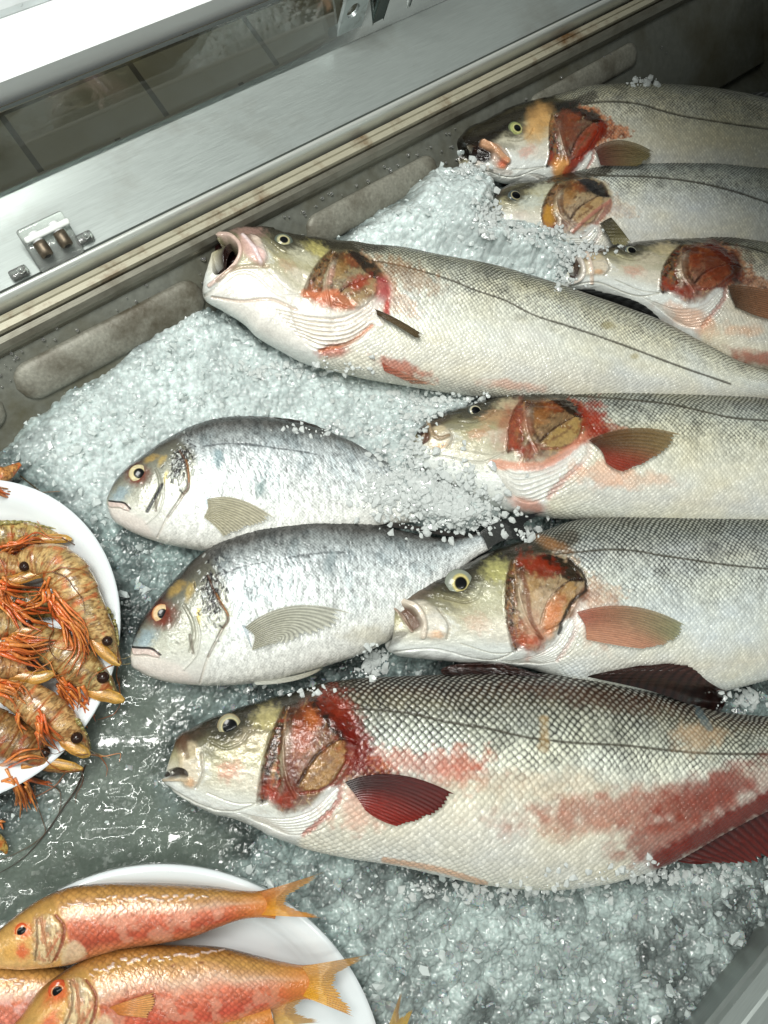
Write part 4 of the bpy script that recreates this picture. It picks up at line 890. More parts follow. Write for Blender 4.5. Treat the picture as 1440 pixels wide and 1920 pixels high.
fin(R5, 'pectoral_fin', Z5([(786, 205), (836, 250), (850, 288)]), Z5([(950, 160), (950, 245), (880, 308)]), Z5([(1132, 188), (1030, 270), (915, 320)]), (84, 46, 28), (140, 118, 78), c_low=(150, 44, 20), rays=15, lift=.005, ragged=.08, dark=.3, mat=M_finc)
fin(R5, 'pelvic_fin', Z5([(225, 345), (240, 352), (260, 365)]), Z5([(330, 405), (345, 405), (355, 412)]), Z5([(505, 468), (515, 462), (530, 460)]), (40, 30, 26), (60, 40, 32), z=.006, rays=5)
tail_fin(R5, (1895, 838), (1895, 884), (2010, 790), (2005, 950), .022)

F4 = [((416, 503), (416, 503)), ((407, 480), (400, 515)), ((404, 460), (388, 528)), ((414, 442), (380, 540)), ((440, 433), (384, 560)), ((470, 432), (416, 580)), ((510, 434), (458, 606)), ((547, 445), (480, 628)), ((592, 452), (525, 655)), ((650, 461), (575, 680)), ((690, 468), (623, 692)), ((735, 472), (679, 706)), ((810, 488), (760, 720)), ((900, 504), (860, 737)), ((1000, 532), (980, 750)), ((1070, 555), (1060, 758)), ((1145, 580), (1150, 762)), ((1220, 608), (1230, 764)), ((1300, 648), (1310, 764)), ((1370, 682), (1380, 760)), ((1440, 702), (1450, 755)), ((1540, 720), (1545, 765)), ((1640, 738), (1640, 775))]
H4 = [(0, .008), (2, .013), (4, .018), (6, .023), (9, .030), (12, .036), (14, .036), (17, .030), (20, .015), (22, .007)]
K4 = Z3([(235, 90), (55, 370), (330, 250), (460, 135), (700, 180), (560, 400), (830, 175), (980, 380), (610, 500), (915, 490), (500, 640)])
o4 = dict(opa=.5, top=(74, 72, 56), b1=(120, 122, 106), b2=(164, 164, 146), b3=(196, 196, 180), side=(208, 210, 200), belly=(228, 224, 208), blood=.35, op=(120, 92, 62), cheek=(190, 180, 110), cheek2=(206, 204, 180), gold=(170, 146, 96), groove=(96, 70, 44), memb=(176, 104, 100), max=(222, 200, 188), snout=(150, 120, 110), plate=(180, 150, 112), bloodc=(200, 150, 110), strip=(176, 130, 112),
    lat=Z3([(905, 235), (970, 246)]) + [(783, 506), (839, 523), (894, 545), (945, 562)] + Z2([(560, 1180), (700, 1225), (900, 1295), (1100, 1370), (1300, 1440)]),
    extra=[('poly', (Z3([(112, 140), (170, 122), (214, 150), (226, 192), (206, 238), (158, 285), (118, 300), (105, 220)]),), dict(color=(34, 15, 13), alpha=1, soft=3, h=-.012, var=.4)),
           ('stroke', (Z3([(130, 108), (195, 116), (236, 162), (240, 206), (212, 256), (160, 305), (90, 360)]), 4.5), dict(color=(214, 186, 174), alpha=.9, h=.0022)),
           ('poly', (Z3([(235, 100), (300, 150), (370, 220), (350, 255), (300, 235), (250, 190)]),), dict(color=(206, 160, 156), alpha=.6, soft=6, h=.001)), ('stroke', (Z3([(255, 110), (310, 180), (345, 250)]), 4), dict(color=(230, 210, 210), h=.001)),
           ('stroke', (Z3([(130, 340), (200, 280), (300, 262), (380, 262)]), 4), dict(color=(150, 126, 100), alpha=.6, h=-.0015)),
           ('poly', (Z3([(90, 400), (200, 310), (380, 290), (560, 430), (760, 500), (900, 440), (960, 420), (900, 540), (780, 640), (620, 690), (480, 650), (330, 590), (250, 520)]),), dict(color=(232, 228, 220), alpha=.9, soft=14, var=.12)),
           ('blob', Z3([(700, 440)])[0] + (52, 16), dict(ang=12, color=(186, 104, 72), alpha=.7, rag=.6)), ('blob', Z3([(830, 350)])[0] + (30, 14), dict(ang=-30, color=(140, 50, 34), alpha=.8, rag=.6, rs=8)), ('blob', Z3([(960, 370)])[0] + (18, 26), dict(color=(180, 84, 84), alpha=.8, rag=.4)),
           ('blob', Z3([(700, 690)])[0] + (30, 12), dict(ang=-8, color=(160, 64, 40), alpha=.75, rag=.6)), ('blob', Z3([(975, 470)])[0] + (7, 20), dict(color=(176, 40, 30), alpha=.85)),
           ('blob', (755, 690, 56, 15), dict(ang=20, color=(180, 90, 62), alpha=.75, rag=.7, rs=10)), ('stroke', (Z3([(900, 560), (800, 640), (640, 690)]), 4), dict(color=(190, 120, 84), alpha=.8, h=-.0015)),
           ('blob', (770, 520, 70, 24), dict(ang=20, color=(140, 96, 56), alpha=.5, rag=1., rs=9)), ('blob', (985, 640, 60, 30), dict(color=(214, 214, 206), alpha=.5)), ('blob', (960, 722, 60, 10), dict(ang=6, color=(222, 170, 150), alpha=.6, rag=.8)),
           ('blob', (1140, 610, 12, 8), dict(color=(150, 140, 96), alpha=.6)), ('blob', (1190, 668, 10, 8), dict(color=(190, 180, 140), alpha=.7))]
           + [('stroke', (Z3([(420 + 18 * j, 480 + 22 * j), (600 + 12 * j, 520 + 24 * j), (760 + 8 * j, 520 + 20 * j), (890 + 4 * j, 450 + 18 * j)]), 2.2), dict(color=(180, 164, 146), alpha=.6, h=-.0012, taper=True)) for j in range(7)]
           + [('stroke', (Z3([(100, 420), (240, 440), (400, 430), (520, 480)]), 3), dict(color=(186, 160, 140), alpha=.6, h=-.0012)), ('stroke', (Z3([(560, 400), (640, 410), (720, 400)]), 8), dict(color=(214, 130, 92), alpha=.6))])
R4 = bass('sea bass at the left end with wide gaping mouth touching the steel rim', [.030] * 8 + [.026] * 8 + [.022] * 7, F4, H4, K4, o4, 1.3, 4.1, 4, 12)
eye(R4, 532, 451, 20, (150, 150, 120), .36, ring=(84, 92, 84), rim=(60, 66, 56), squash=.85, ri=.6)
fin(R4, 'pectoral_fin', Z3([(912, 478), (922, 492), (925, 508)]), Z3([(1030, 530), (1032, 542), (1020, 560)]), Z3([(1172, 618), (1160, 628), (1130, 628)]), (84, 66, 46), (110, 96, 70), rays=5, lift=.006, ragged=.1, dark=.5)
fin(R4, 'pelvic_fin', (Z3([(950, 745), (955, 770), (962, 790)])), Z3([(1060, 800), (1060, 820), (1055, 830)]), Z3([(1230, 868), (1190, 866), (1120, 866)]), (200, 104, 78), (222, 170, 140), rays=6, lift=.002, mat=M_finc)
fin(R4, 'dorsal_fin', Z2([(1090, 1258), (900, 1185), (690, 1088)]), Z2([(1070, 1225), (930, 1140), (740, 1085)]), Z2([(1080, 1240), (985, 1150), (800, 1085)]), (20, 20, 20), (30, 32, 32), z=.026, zlist=[.002, .010, .010], rays=10, ragged=.2, dark=.7)
tail_fin(R4, (1635, 740), (1635, 774), (1740, 700), (1735, 830), .022)

F3 = [((1082, 508), (1082, 508)), ((1074, 498), (1070, 520)), ((1068, 486), (1050, 533)), ((1080, 476), (1050, 541)), ((1115, 474), (1085, 543)), ((1160, 462), (1145, 558)), ((1220, 455), (1195, 580)), ((1280, 452), (1245, 608)), ((1345, 452), (1290, 640)), ((1440, 465), (1380, 684)), ((1540, 480), (1500, 700)), ((1680, 510), (1650, 700)), ((1850, 560), (1840, 670)), ((1960, 590), (1955, 640))]
H3 = [(0, .005), (2, .009), (4, .015), (6, .022), (8, .029), (10, .033), (11, .031), (13, .008)]
K3 = Z2([(700, 960), (655, 1075), (800, 1030), (928, 938), (1115, 915), (1040, 1090), (1250, 905), (1345, 1025), (1130, 1140), (1290, 1075), (1080, 1230)])
o3 = dict(opa=.76, top=(96, 92, 68), b1=(140, 138, 112), b2=(186, 180, 156), b3=(208, 200, 180), side=(216, 208, 190), belly=(228, 220, 200), blood=.8, op=(150, 72, 44), gold=(180, 90, 54), cheek=(206, 190, 150), cheek2=(200, 190, 170), bloodc=(214, 150, 110), memb=(120, 52, 40), opdark=(76, 30, 22), plate=(186, 96, 60), snout=(84, 58, 48), fore=(70, 64, 52),
    lat=Z2([(1270, 915), (1350, 925), (1440, 950)]), con=.8,
    extra=[('poly', (Z2([(700, 965), (722, 962), (735, 1000), (730, 1040), (708, 1050), (696, 1010)]),), dict(color=(50, 28, 22), alpha=.95, soft=3, h=-.004)), ('stroke', (Z2([(712, 958), (740, 985), (742, 1040), (700, 1062)]), 4), dict(color=(222, 214, 204), h=.002)),
           ('stroke', (Z2([(760, 950), (775, 1000), (780, 1060)]), 4), dict(color=(214, 196, 180), h=.001)), ('blob', (1345, 495, 44, 40), dict(color=(110, 44, 26), alpha=.7, rag=.8, rs=9)), ('blob', (1376, 505, 16, 18), dict(color=(50, 24, 20), alpha=.8, rag=.5)),
           ('blob', (1300, 600, 60, 22), dict(ang=20, color=(216, 160, 124), alpha=.6, rag=.6)), ('blob', (1420, 670, 60, 14), dict(ang=8, color=(160, 66, 40), alpha=.75, rag=.7)), ('blob', (1400, 620, 30, 14), dict(color=(222, 170, 130), alpha=.6)), ('blob', (1380, 545, 14, 26), dict(color=(60, 64, 62), alpha=.8, rag=.6, rs=6))])
R3 = bass('sea bass at the right edge with rusty red gill cover, chin above black fin', .028, F3, H3, K3, o3, 1.3, 4.0, 5, 9)
eye(R3, 1184, 470, 17, (110, 120, 116), .55, ring=(60, 66, 64), rim=(50, 46, 40), squash=.75)
fin(R3, 'pectoral_fin', Z2([(1288, 1070), (1302, 1110), (1318, 1150)]), Z2([(1380, 1075), (1390, 1125), (1400, 1185)]), Z2([(1490, 1100), (1500, 1160), (1470, 1200)]), (96, 72, 54), (190, 130, 90), rays=14, lift=.005, ragged=.08, mat=M_finc)
tail_fin(R3, (1950, 592), (1950, 638), (2060, 560), (2050, 700), .026)

F2 = [((905, 405), (905, 405)), ((906, 395), (906, 412)), ((910, 384), (910, 420)), ((920, 370), (922, 430)), ((951, 350), (950, 442)), ((1007, 342), (1000, 456)), ((1034, 336), (1040, 466)), ((1084, 324), (1090, 474)), ((1120, 318), (1130, 480)), ((1200, 312), (1200, 488)), ((1320, 315), (1310, 496)), ((1440, 327), (1440, 500)), ((1600, 355), (1600, 495)), ((1760, 395), (1760, 470)), ((1860, 415), (1860, 450))]
H2 = [(0, .005), (2, .008), (4, .015), (6, .020), (8, .026), (10, .031), (12, .026), (14, .007)]
K2 = Z36([(230, 800), (220, 930), (330, 930), (455, 745), (735, 655), (660, 985), (950, 610), (1100, 790), (800, 1010), (1030, 930), (780, 1100)])
o2 = dict(opa=.55, top=(66, 72, 66), b1=(120, 128, 120), b2=(166, 172, 164), b3=(196, 200, 192), side=(210, 212, 206), belly=(228, 228, 220), blood=.25, op=(176, 140, 96), gold=(190, 156, 108), cheek=(200, 200, 176), cheek2=(196, 206, 200), groove=(110, 74, 44), memb=(176, 124, 110), opdark=(40, 40, 40), max=(110, 110, 100), plate=(206, 176, 130), bloodc=(214, 176, 130), fore=(66, 68, 62), snout=(70, 74, 70),
    lat=Z2([(760, 655), (860, 660), (960, 662), (1080, 672), (1200, 690), (1320, 720), (1440, 760)]),
    extra=[('blob', (1030, 405, 12, 24), dict(ang=5, color=(190, 140, 60), alpha=.9, rag=.5, rs=6)), ('stroke', (Z36([(1090, 790), (1000, 850), (900, 930), (840, 990)]), 4), dict(color=(176, 120, 104), alpha=.9, h=.0012)), ('blob', (1110, 352, 22, 14), dict(ang=25, color=(34, 34, 36), alpha=.85, rag=.5, rs=8))])
R2 = bass('sea bass with its snout and chin buried in heaped ice, second from the top', .020, F2, H2, K2, o2, 1.3, 3.9, 6, 9)
eye(R2, 967, 367, 18, (60, 70, 72), .5, ring=(84, 92, 90), rim=(46, 50, 48), squash=.85)
fin(R2, 'pectoral_fin', Z36([(1100, 890), (1062, 910), (1024, 935)]), Z36([(1160, 960), (1130, 1000), (1080, 1010)]), Z36([(1250, 1080), (1180, 1090), (1110, 1080)]), (60, 54, 38), (130, 124, 90), rays=12, lift=.006)
tail_fin(R2, (1855, 417), (1855, 449), (1960, 380), (1955, 500), .020)

F1 = [((900, 300), (900, 300)), ((880, 285), (880, 305)), ((858, 268), (874, 312)), ((868, 250), (890, 322)), ((909, 229), (920, 332)), ((951, 207), (951, 341)), ((1007, 193), (1005, 345)), ((1048, 184), (1045, 348)), ((1075, 175), (1080, 352)), ((1120, 170), (1130, 355)), ((1180, 169), (1190, 358)), ((1270, 172), (1280, 360)), ((1370, 185), (1370, 360)), ((1440, 200), (1440, 358)), ((1580, 235), (1580, 350)), ((1740, 280), (1740, 340)), ((1820, 300), (1820, 330))]
H1 = [(0, .006), (2, .012), (4, .018), (6, .023), (8, .027), (10, .030), (12, .030), (14, .022), (16, .007)]
K1 = Z36([(40, 400), (140, 530), (365, 570), (465, 295), (700, 190), (670, 540), (860, 130), (1065, 280), (720, 620), (1000, 415), (600, 660)])
o1 = dict(opa=.82, top=(70, 68, 50), b1=(124, 122, 98), b2=(164, 160, 134), b3=(192, 188, 166), side=(204, 200, 180), belly=(212, 206, 188), blood=.9, op=(110, 62, 40), gold=(160, 110, 80), cheek=(206, 160, 96), cheek2=(200, 176, 130), fore=(34, 30, 24), snout=(44, 32, 24), max=(176, 124, 88), opdark=(44, 26, 18), bloodc=(206, 120, 72), memb=(120, 34, 20), groove=(50, 30, 22), plate=(190, 70, 40),
    lat=Z2([(750, 392), (800, 384), (880, 383), (960, 392), (1040, 415), (1120, 435), (1240, 455), (1440, 485)]),
    extra=[('poly', (Z36([(15, 390), (200, 265), (400, 175), (700, 105), (900, 120), (860, 170), (600, 190), (480, 235), (380, 330), (260, 385), (140, 430), (100, 520), (20, 460)]),), dict(color=(24, 20, 14), alpha=.92, soft=7, rag=2)), ('poly', (Z36([(150, 420), (220, 385), (280, 420), (300, 480), (270, 520), (200, 525), (120, 490)]),), dict(color=(22, 10, 8), alpha=1, soft=5, h=-.003)), ('stroke', (Z36([(240, 390), (310, 430), (370, 490), (400, 510)]), 7), dict(color=(196, 150, 116), h=.003)), ('blob', Z36([(370, 530)])[0] + (12, 10), dict(color=(206, 100, 64), alpha=.9)),
           ('stroke', (Z36([(200, 530), (300, 570), (420, 590)]), 6), dict(color=(214, 206, 196), alpha=.8)), ('blob', Z36([(800, 300)])[0] + (26, 34), dict(color=(120, 60, 40), alpha=.7, rag=.8, rs=7)), ('blob', Z36([(760, 560)])[0] + (16, 22), dict(color=(206, 150, 86), alpha=.9, rag=.5)),
           ('stroke', (Z36([(1050, 270), (980, 380), (880, 500), (800, 590)]), 9), dict(color=(140, 40, 20), alpha=.85, rag=4)), ('blob', (1010, 232, 24, 40), dict(ang=10, color=(204, 158, 96), alpha=.8, rag=.4))])
R1 = bass('topmost sea bass with dark open mouth and copper-brown gill cover in the shade', .018, F1, H1, K1, o1, 1.3, 3.9, 7, 10)
eye(R1, 969, 242, 22, (150, 156, 100), .34, ring=(96, 104, 76), ri=.66, rim=(40, 40, 30))
fin(R1, 'pectoral_fin', Z36([(985, 425), (1010, 470), (1030, 540)]), Z36([(1180, 370), (1190, 450), (1190, 545)]), Z36([(1405, 462), (1350, 510), (1290, 545)]), (104, 52, 42), (140, 128, 84), rays=13, lift=.006, ragged=.08, dark=.35, mat=M_finc)
fin(R1, 'dorsal_fin', [(1470, 208), (1400, 190), (1350, 182)], [(1480, 190), (1420, 178), (1365, 180)], [(1490, 175), (1440, 172), (1385, 178)], (24, 26, 26), (40, 42, 42), z=.024, rays=8, ragged=.2)
tail_fin(R1, (1815, 302), (1815, 329), (1920, 260), (1915, 370), .018)

# ================================================================== SEA BREAM
KEYB = [(180, 1205), (178, 1290), (335, 1042), (530, 770), (590, 940), (660, 1055), (700, 1100), (500, 1398), (320, 1250), (700, 660)]
def paint_bream(T, k):
    def paint(f):
        u, v, q, A, Bc = f['u'], f['v'], f['q'], f['A'], f['B']; x, y = T(u, v); col, disp, rough = f['col'], f['disp'], f['rough']; sd = f['seed']
        qn = q + .06 * (fbm(A / 8, Bc / 8, 3, sd) - .5)
        b = ramp(qn, [(0, (26, 24, 24)), (.12, (44, 42, 40)), (.20, (84, 84, 82)), (.28, (140, 146, 146)), (.38, (188, 196, 198)), (.50, (216, 222, 222)), (.66, (230, 232, 228)), (.82, (230, 230, 224)), (1, (208, 204, 192))])
        ln_ = fbm(A * .12, Bc * 1.3, 3, sd + 17); b = b * (1 + .22 * (ln_ - .5))[:, None]
        H, C, E, I = scale_pattern(A, Bc)
        gx = np.interp(y, [600, 770, 900, 1060, 1200, 1400], [440, 560, 640, 680, 600, 500]); body = sstep(-15, 40, x - gx)
        wr = fbm(A * .9, Bc * .35, 4, sd + 3)                     # short vertical wrinkles of light and dark
        wr2 = fbm(A * 1.6, Bc * .9, 3, sd + 13)
        con = body * (1 - .6 * sstep(.45, .8, q))
        b = b * np.clip(1 + con * (1.35 * (wr - .5) + .8 * (wr2 - .5) + .3 * (C - .4)) - .18 * body * E, .2, 1.8)[:, None]
        bl = sstep(.55, .72, fbm(A / 9, Bc / 14, 4, sd + 31)) * (1 - sstep(.5, .75, q)); b = b * (1 - bl[:, None] * .28 * (1 - lin((96, 122, 132)) * 1.5))
        col[:] = b; disp += body * (.0004 * (H - .5) + .0010 * (wr - .5) * (1 - .5 * q)) + .0005 * (fbm(A / 8, Bc / 8, 3, 9 + sd) - .5)
        rough[:] = .24 + .2 * wr
        idx = np.nonzero(1 - body > .001)[0]
        hb = ramp(q[idx], [(0, (34, 30, 28)), (.18, (60, 56, 50)), (.30, (112, 112, 100)), (.46, (160, 162, 148)), (.58, (188, 188, 174)), (.68, (212, 212, 204)), (.85, (228, 224, 218)), (1, (220, 206, 190))])
        sp = fbm(x[idx] / 9, y[idx] / 9, 3, 3 + sd); hb *= (1 + .5 * (sp - .5) * (1 - sstep(.5, .7, q[idx])))[:, None]
        m = (1 - body[idx])[:, None]; col[idx] = col[idx] * (1 - m) + hb * m; rough[idx] = .2
        c = Canvas(x, y, col, disp, rough)
        c.blob(250, 1160, 60, 40, -30, (140, 160, 168), .8); c.blob(230, 1200, 50, 20, 0, (150, 168, 176), .6)
        c.poly([(180, 1212), (250, 1215), (315, 1235), (320, 1258), (250, 1245), (185, 1240)], (206, 186, 178), .9, 5, h=.001)
        c.stroke([(176, 1208), (220, 1212), (280, 1218), (322, 1248)], 5, (40, 36, 38), .95, h=-.0014)
        c.stroke([(182, 1252), (250, 1255), (310, 1262)], 4, (190, 170, 164), .5, h=-.0006)
        c.poly([(180, 1250), (300, 1262), (420, 1300), (480, 1380), (400, 1385), (280, 1350), (200, 1310)], (228, 218, 210), .7, 18, var=.1)
        c.blob(400, 920, 26, 60, 50, (176, 146, 80), .7, rag=.4); c.blob(470, 930, 22, 50, 15, (190, 164, 96), .7); c.blob(515, 1050, 14, 50, 0, (190, 170, 84), .8)
        c.blob(360, 1060, 90, 80, 0, (92, 50, 36), .35)
        c.blob(330, 1045, 74, 68, 0, (110, 44, 28), .92, h=-.0012, rag=.25); c.blob(300, 975, 60, 22, -35, (70, 36, 28), .8)
        c.blob(585, 930, 44, 110, 6, (46, 42, 46), .85, rag=1.1, rs=14)
        for i in range(150):
            r_ = random.Random(i + int(sd) * 9); xx = r_.gauss(575, 34); yy = r_.gauss(940, 75)
            c.stroke([(xx, yy), (xx + r_.uniform(-12, 12), yy + r_.uniform(6, 26))], r_.uniform(2.5, 6), (26, 24, 30) if r_.random() < .5 else (176, 180, 176), .8, h=-.0003)
        c.stroke([(560, 850), (590, 930), (620, 990), (655, 1040), (660, 1070), (630, 1120), (600, 1180), (560, 1260)], 6, (84, 52, 34), .8, h=-.0014)
        c.stroke([(600, 940), (640, 1010), (662, 1050)], 5, (150, 104, 60), .9)
        c.stroke([(440, 1000), (480, 1080), (490, 1150), (470, 1230)], 9, (150, 148, 132), .6, h=-.0009); c.stroke([(470, 1150), (478, 1200), (486, 1240)], 8, (112, 104, 92), .8, h=-.0008)
        c.stroke([(500, 1060), (520, 1150), (500, 1250), (440, 1320)], 5, (206, 206, 196), .7, h=.0006)
        c.stroke([(630, 1120), (560, 1260), (520, 1390)], 5, (206, 200, 190), .7, h=-.001)
        c.blob(560, 1180, 50, 90, 15, (220, 224, 220), .5); c.blob(400, 1250, 60, 50, 0, (214, 214, 204), .5)
        for i in range(40):
            r_ = random.Random(i * 3 + int(sd)); xx = r_.uniform(360, 460); yy = r_.uniform(1070, 1250)
            c.blob(xx, yy, 9, 6, r_.uniform(0, 90), (206, 210, 200) if i % 2 else (110, 112, 100), .45, rag=0)
        c.blob(735, 1130, 30, 34, 0, (214, 222, 226), .8, rag=.3)
        for i in range(12):
            r_ = random.Random(i * 5 + int(sd)); c.stroke([(730 + i * 4, 1100 + i * 9), (755 + i * 2, 1108 + i * 9)], 3, (96, 116, 130), .7)
        cr = Canvas(u, v, col, disp, rough)
        for op_ in k.get('extra', []): getattr(cr, op_[0])(*op_[1], **op_[2])
    return paint
GR = 'sea bream lying on the crushed ice'
def bream(label, zc, pairs, hs, key, seed, extra):
    mid = (np.array(pairs[8][0]) + np.array(pairs[8][1])) / 2
    root = thing('sea_bream', label, 'fish', P(mid[0], mid[1], zc - .02), GR)
    fish_body(root, pairs, hs, zc, 1.25, paint_bream(tps(key, KEYB, lam=.002), dict(extra=extra)), scale_px=3.4, seed=seed); return root
B1 = [((201, 945), (201, 945)), ((201, 938), (202, 952)), ((203, 930), (206, 964)), ((214, 906), (215, 978)), ((236, 880), (232, 989)), ((266, 857), (262, 1004)), ((293, 837), (293, 1015)), ((319, 821), (330, 1024)), ((349, 806), (375, 1032)), ((382, 793), (420, 1036)), ((420, 785), (465, 1036)), ((465, 783), (510, 1033)), ((510, 787), (550, 1027)), ((574, 799), (620, 1016)), ((619, 813), (680, 1000)), ((660, 832), (740, 986)), ((710, 862), (790, 976)), ((770, 896), (840, 968)), ((840, 928), (880, 962)), ((900, 945), (910, 968))]
HB = [(0, .006), (2, .009), (5, .018), (9, .025), (12, .025), (15, .018), (17, .010), (19, .005)]
KB1 = Z4([(62, 475), (62, 540), (215, 340), (390, 190), (440, 270), (462, 385), (510, 450), (290, 665), (170, 520), (560, 90)])
RB1 = bream('upper silver sea bream whose tail is buried in loose ice', .014, B1, HB, KB1, 41, [('stroke', (Z4([(540, 205), (640, 192), (760, 196), (880, 212), (1000, 228), (1100, 245)]), 2), dict(color=(60, 66, 70), alpha=.7, rag=1.2)), ('stroke', (Z4([(330, 395), (300, 450), (255, 530)]), 3.2), dict(color=(34, 34, 40), alpha=.95, h=-.001)), ('blob', (408, 860, 12, 16), dict(color=(110, 136, 142), alpha=.8, rag=.6)), ('blob', (488, 915, 8, 26), dict(ang=20, color=(120, 140, 140), alpha=.8, rag=.6))])
eye(RB1, 261, 888, 18, (206, 194, 158), .46, ring=(190, 176, 130), rim=(96, 66, 40))
fin(RB1, 'pectoral_fin', Z4([(555, 470), (560, 510), (540, 560)]), Z4([(720, 470), (690, 540), (600, 610)]), Z4([(905, 575), (790, 605), (640, 660)]), (176, 170, 140), (206, 200, 176), rays=15, lift=.003, ragged=.1, dark=.45, mat=M_finc)
fin(RB1, 'dorsal_fin', [(640, 826), (560, 796), (470, 783)], [(652, 826), (565, 792), (468, 780)], [(668, 830), (575, 791), (462, 778)], (34, 30, 28), (44, 40, 36), z=.020, rays=8, ragged=.3)
B2 = [((248, 1218), (248, 1218)), ((247, 1212), (246, 1226)), ((249, 1204), (246, 1244)), ((262, 1172), (262, 1260)), ((281, 1142), (292, 1273)), ((304, 1112), (330, 1281)), ((330, 1082), (371, 1285)), ((360, 1052), (410, 1285)), ((390, 1030), (442, 1284)), ((427, 1007), (480, 1280)), ((472, 988), (515, 1275)), ((517, 979), (555, 1265)), ((574, 975), (600, 1252)), ((630, 978), (650, 1236)), ((700, 985), (720, 1205)), ((777, 1001), (785, 1155)), ((834, 1010), (840, 1100)), ((870, 1006), (882, 1052)), ((905, 996), (920, 1030))]
KB2 = Z4(KEYB)
RB2 = bream('lower silver sea bream with reddish eye, its back against the upper bream', .018, B2, [(0, .006), (2, .010), (5, .020), (9, .028), (12, .028), (15, .018), (17, .008), (18, .006)], KB2, 52, [('stroke', (Z4([(620, 850), (720, 810), (840, 785)]), 2), dict(color=(60, 66, 70), alpha=.7, rag=1.2)), ('stroke', (Z4([(940, 770), (1060, 745), (1240, 735)]), 2), dict(color=(60, 66, 70), alpha=.6, rag=1.5)), ('blob', (690, 1190, 50, 20), dict(color=(196, 190, 170), alpha=.6)), ('blob', (620, 1060, 14, 24), dict(color=(130, 146, 150), alpha=.6, rag=.8))])
eye(RB2, 305, 1151, 18, (214, 186, 146), .42, ring=(190, 130, 84), rim=(100, 44, 26))
fin(RB2, 'pectoral_fin', Z4([(745, 1110), (790, 1150), (780, 1225)]), Z4([(1000, 1000), (970, 1090), (900, 1185)]), Z4([(1320, 1056), (1200, 1110), (1010, 1180), (800, 1228)]), (164, 162, 140), (214, 214, 200), rays=15, lift=.004, ragged=.15, dark=.5, mat=M_finc)
fin(RB2, 'dorsal_fin', [(870, 1010), (700, 985), (480, 985)], [(872, 1004), (702, 980), (482, 980)], [(875, 1000), (700, 976), (484, 977)], (34, 30, 28), (44, 40, 36), z=.022, rays=9, ragged=.2)
fin(RB2, 'tail_fin', [(900, 998), (908, 1012), (915, 1030)], [(945, 975), (960, 990), (965, 1010)], [(1035, 958), (985, 985), (1010, 1030)], (52, 54, 52), (36, 38, 40), z=.030, zlist=[0, .004, .002], rays=16)
fin(RB2, 'pelvic_fin', [(470, 1274), (475, 1279), (480, 1284)], [(545, 1268), (550, 1274), (552, 1276)], [(618, 1245), (612, 1250), (605, 1254)], (206, 208, 200), (180, 176, 160), z=.024, rays=4)

# ================================================================== PLATES
def plate(label, cu, cv, ru, rv, ang, z0, zr):
    c = P(cu, cv, zr); root = thing('plate', label, 'plate', (c[0], c[1], z0)); m = .6 / FPX * .985
    prof = [(0, z0 + .004), (.55, z0 + .004), (.70, z0 + .005), (.80, z0 + .009), (.90, zr - .003), (.965, zr - .0005), (.985, zr), (1.0, zr - .0008), (1.0, zr - .003), (.97, zr - .005), (.80, z0 + .003), (.6, z0), (0, z0)]
    p = hermite(prof, n=70); A = np.linspace(0, 2 * math.pi, 160, endpoint=False); ca, sa = math.cos(ang), math.sin(ang)
    V = np.zeros((70, 160, 3))
    ex = np.cos(A) * ru; ey = np.sin(A) * rv
    U = cu + ex * ca - ey * sa; W = cv + ex * sa + ey * ca
    E = P(U, W, zr); Cn = P(cu, cv, zr)
    V[..., :2] = Cn[:2] + (E[None, :, :2] - Cn[:2]) * p[:, 0][:, None, None]; V[..., 2] = p[:, 1][:, None]
    mesh_obj('dish', V, grid_faces(70, 160, wrap=True, flip=True), M_plate, root); zm_add(V[:40]); return root
PL1 = plate('white round plate of prawns at the left edge', -74, 1204, 285, 326, math.radians(40), .004, .024)
PL2 = plate('white round plate of red mullet at the bottom left', 305, 2045, 424, 427, 0, .004, .028)

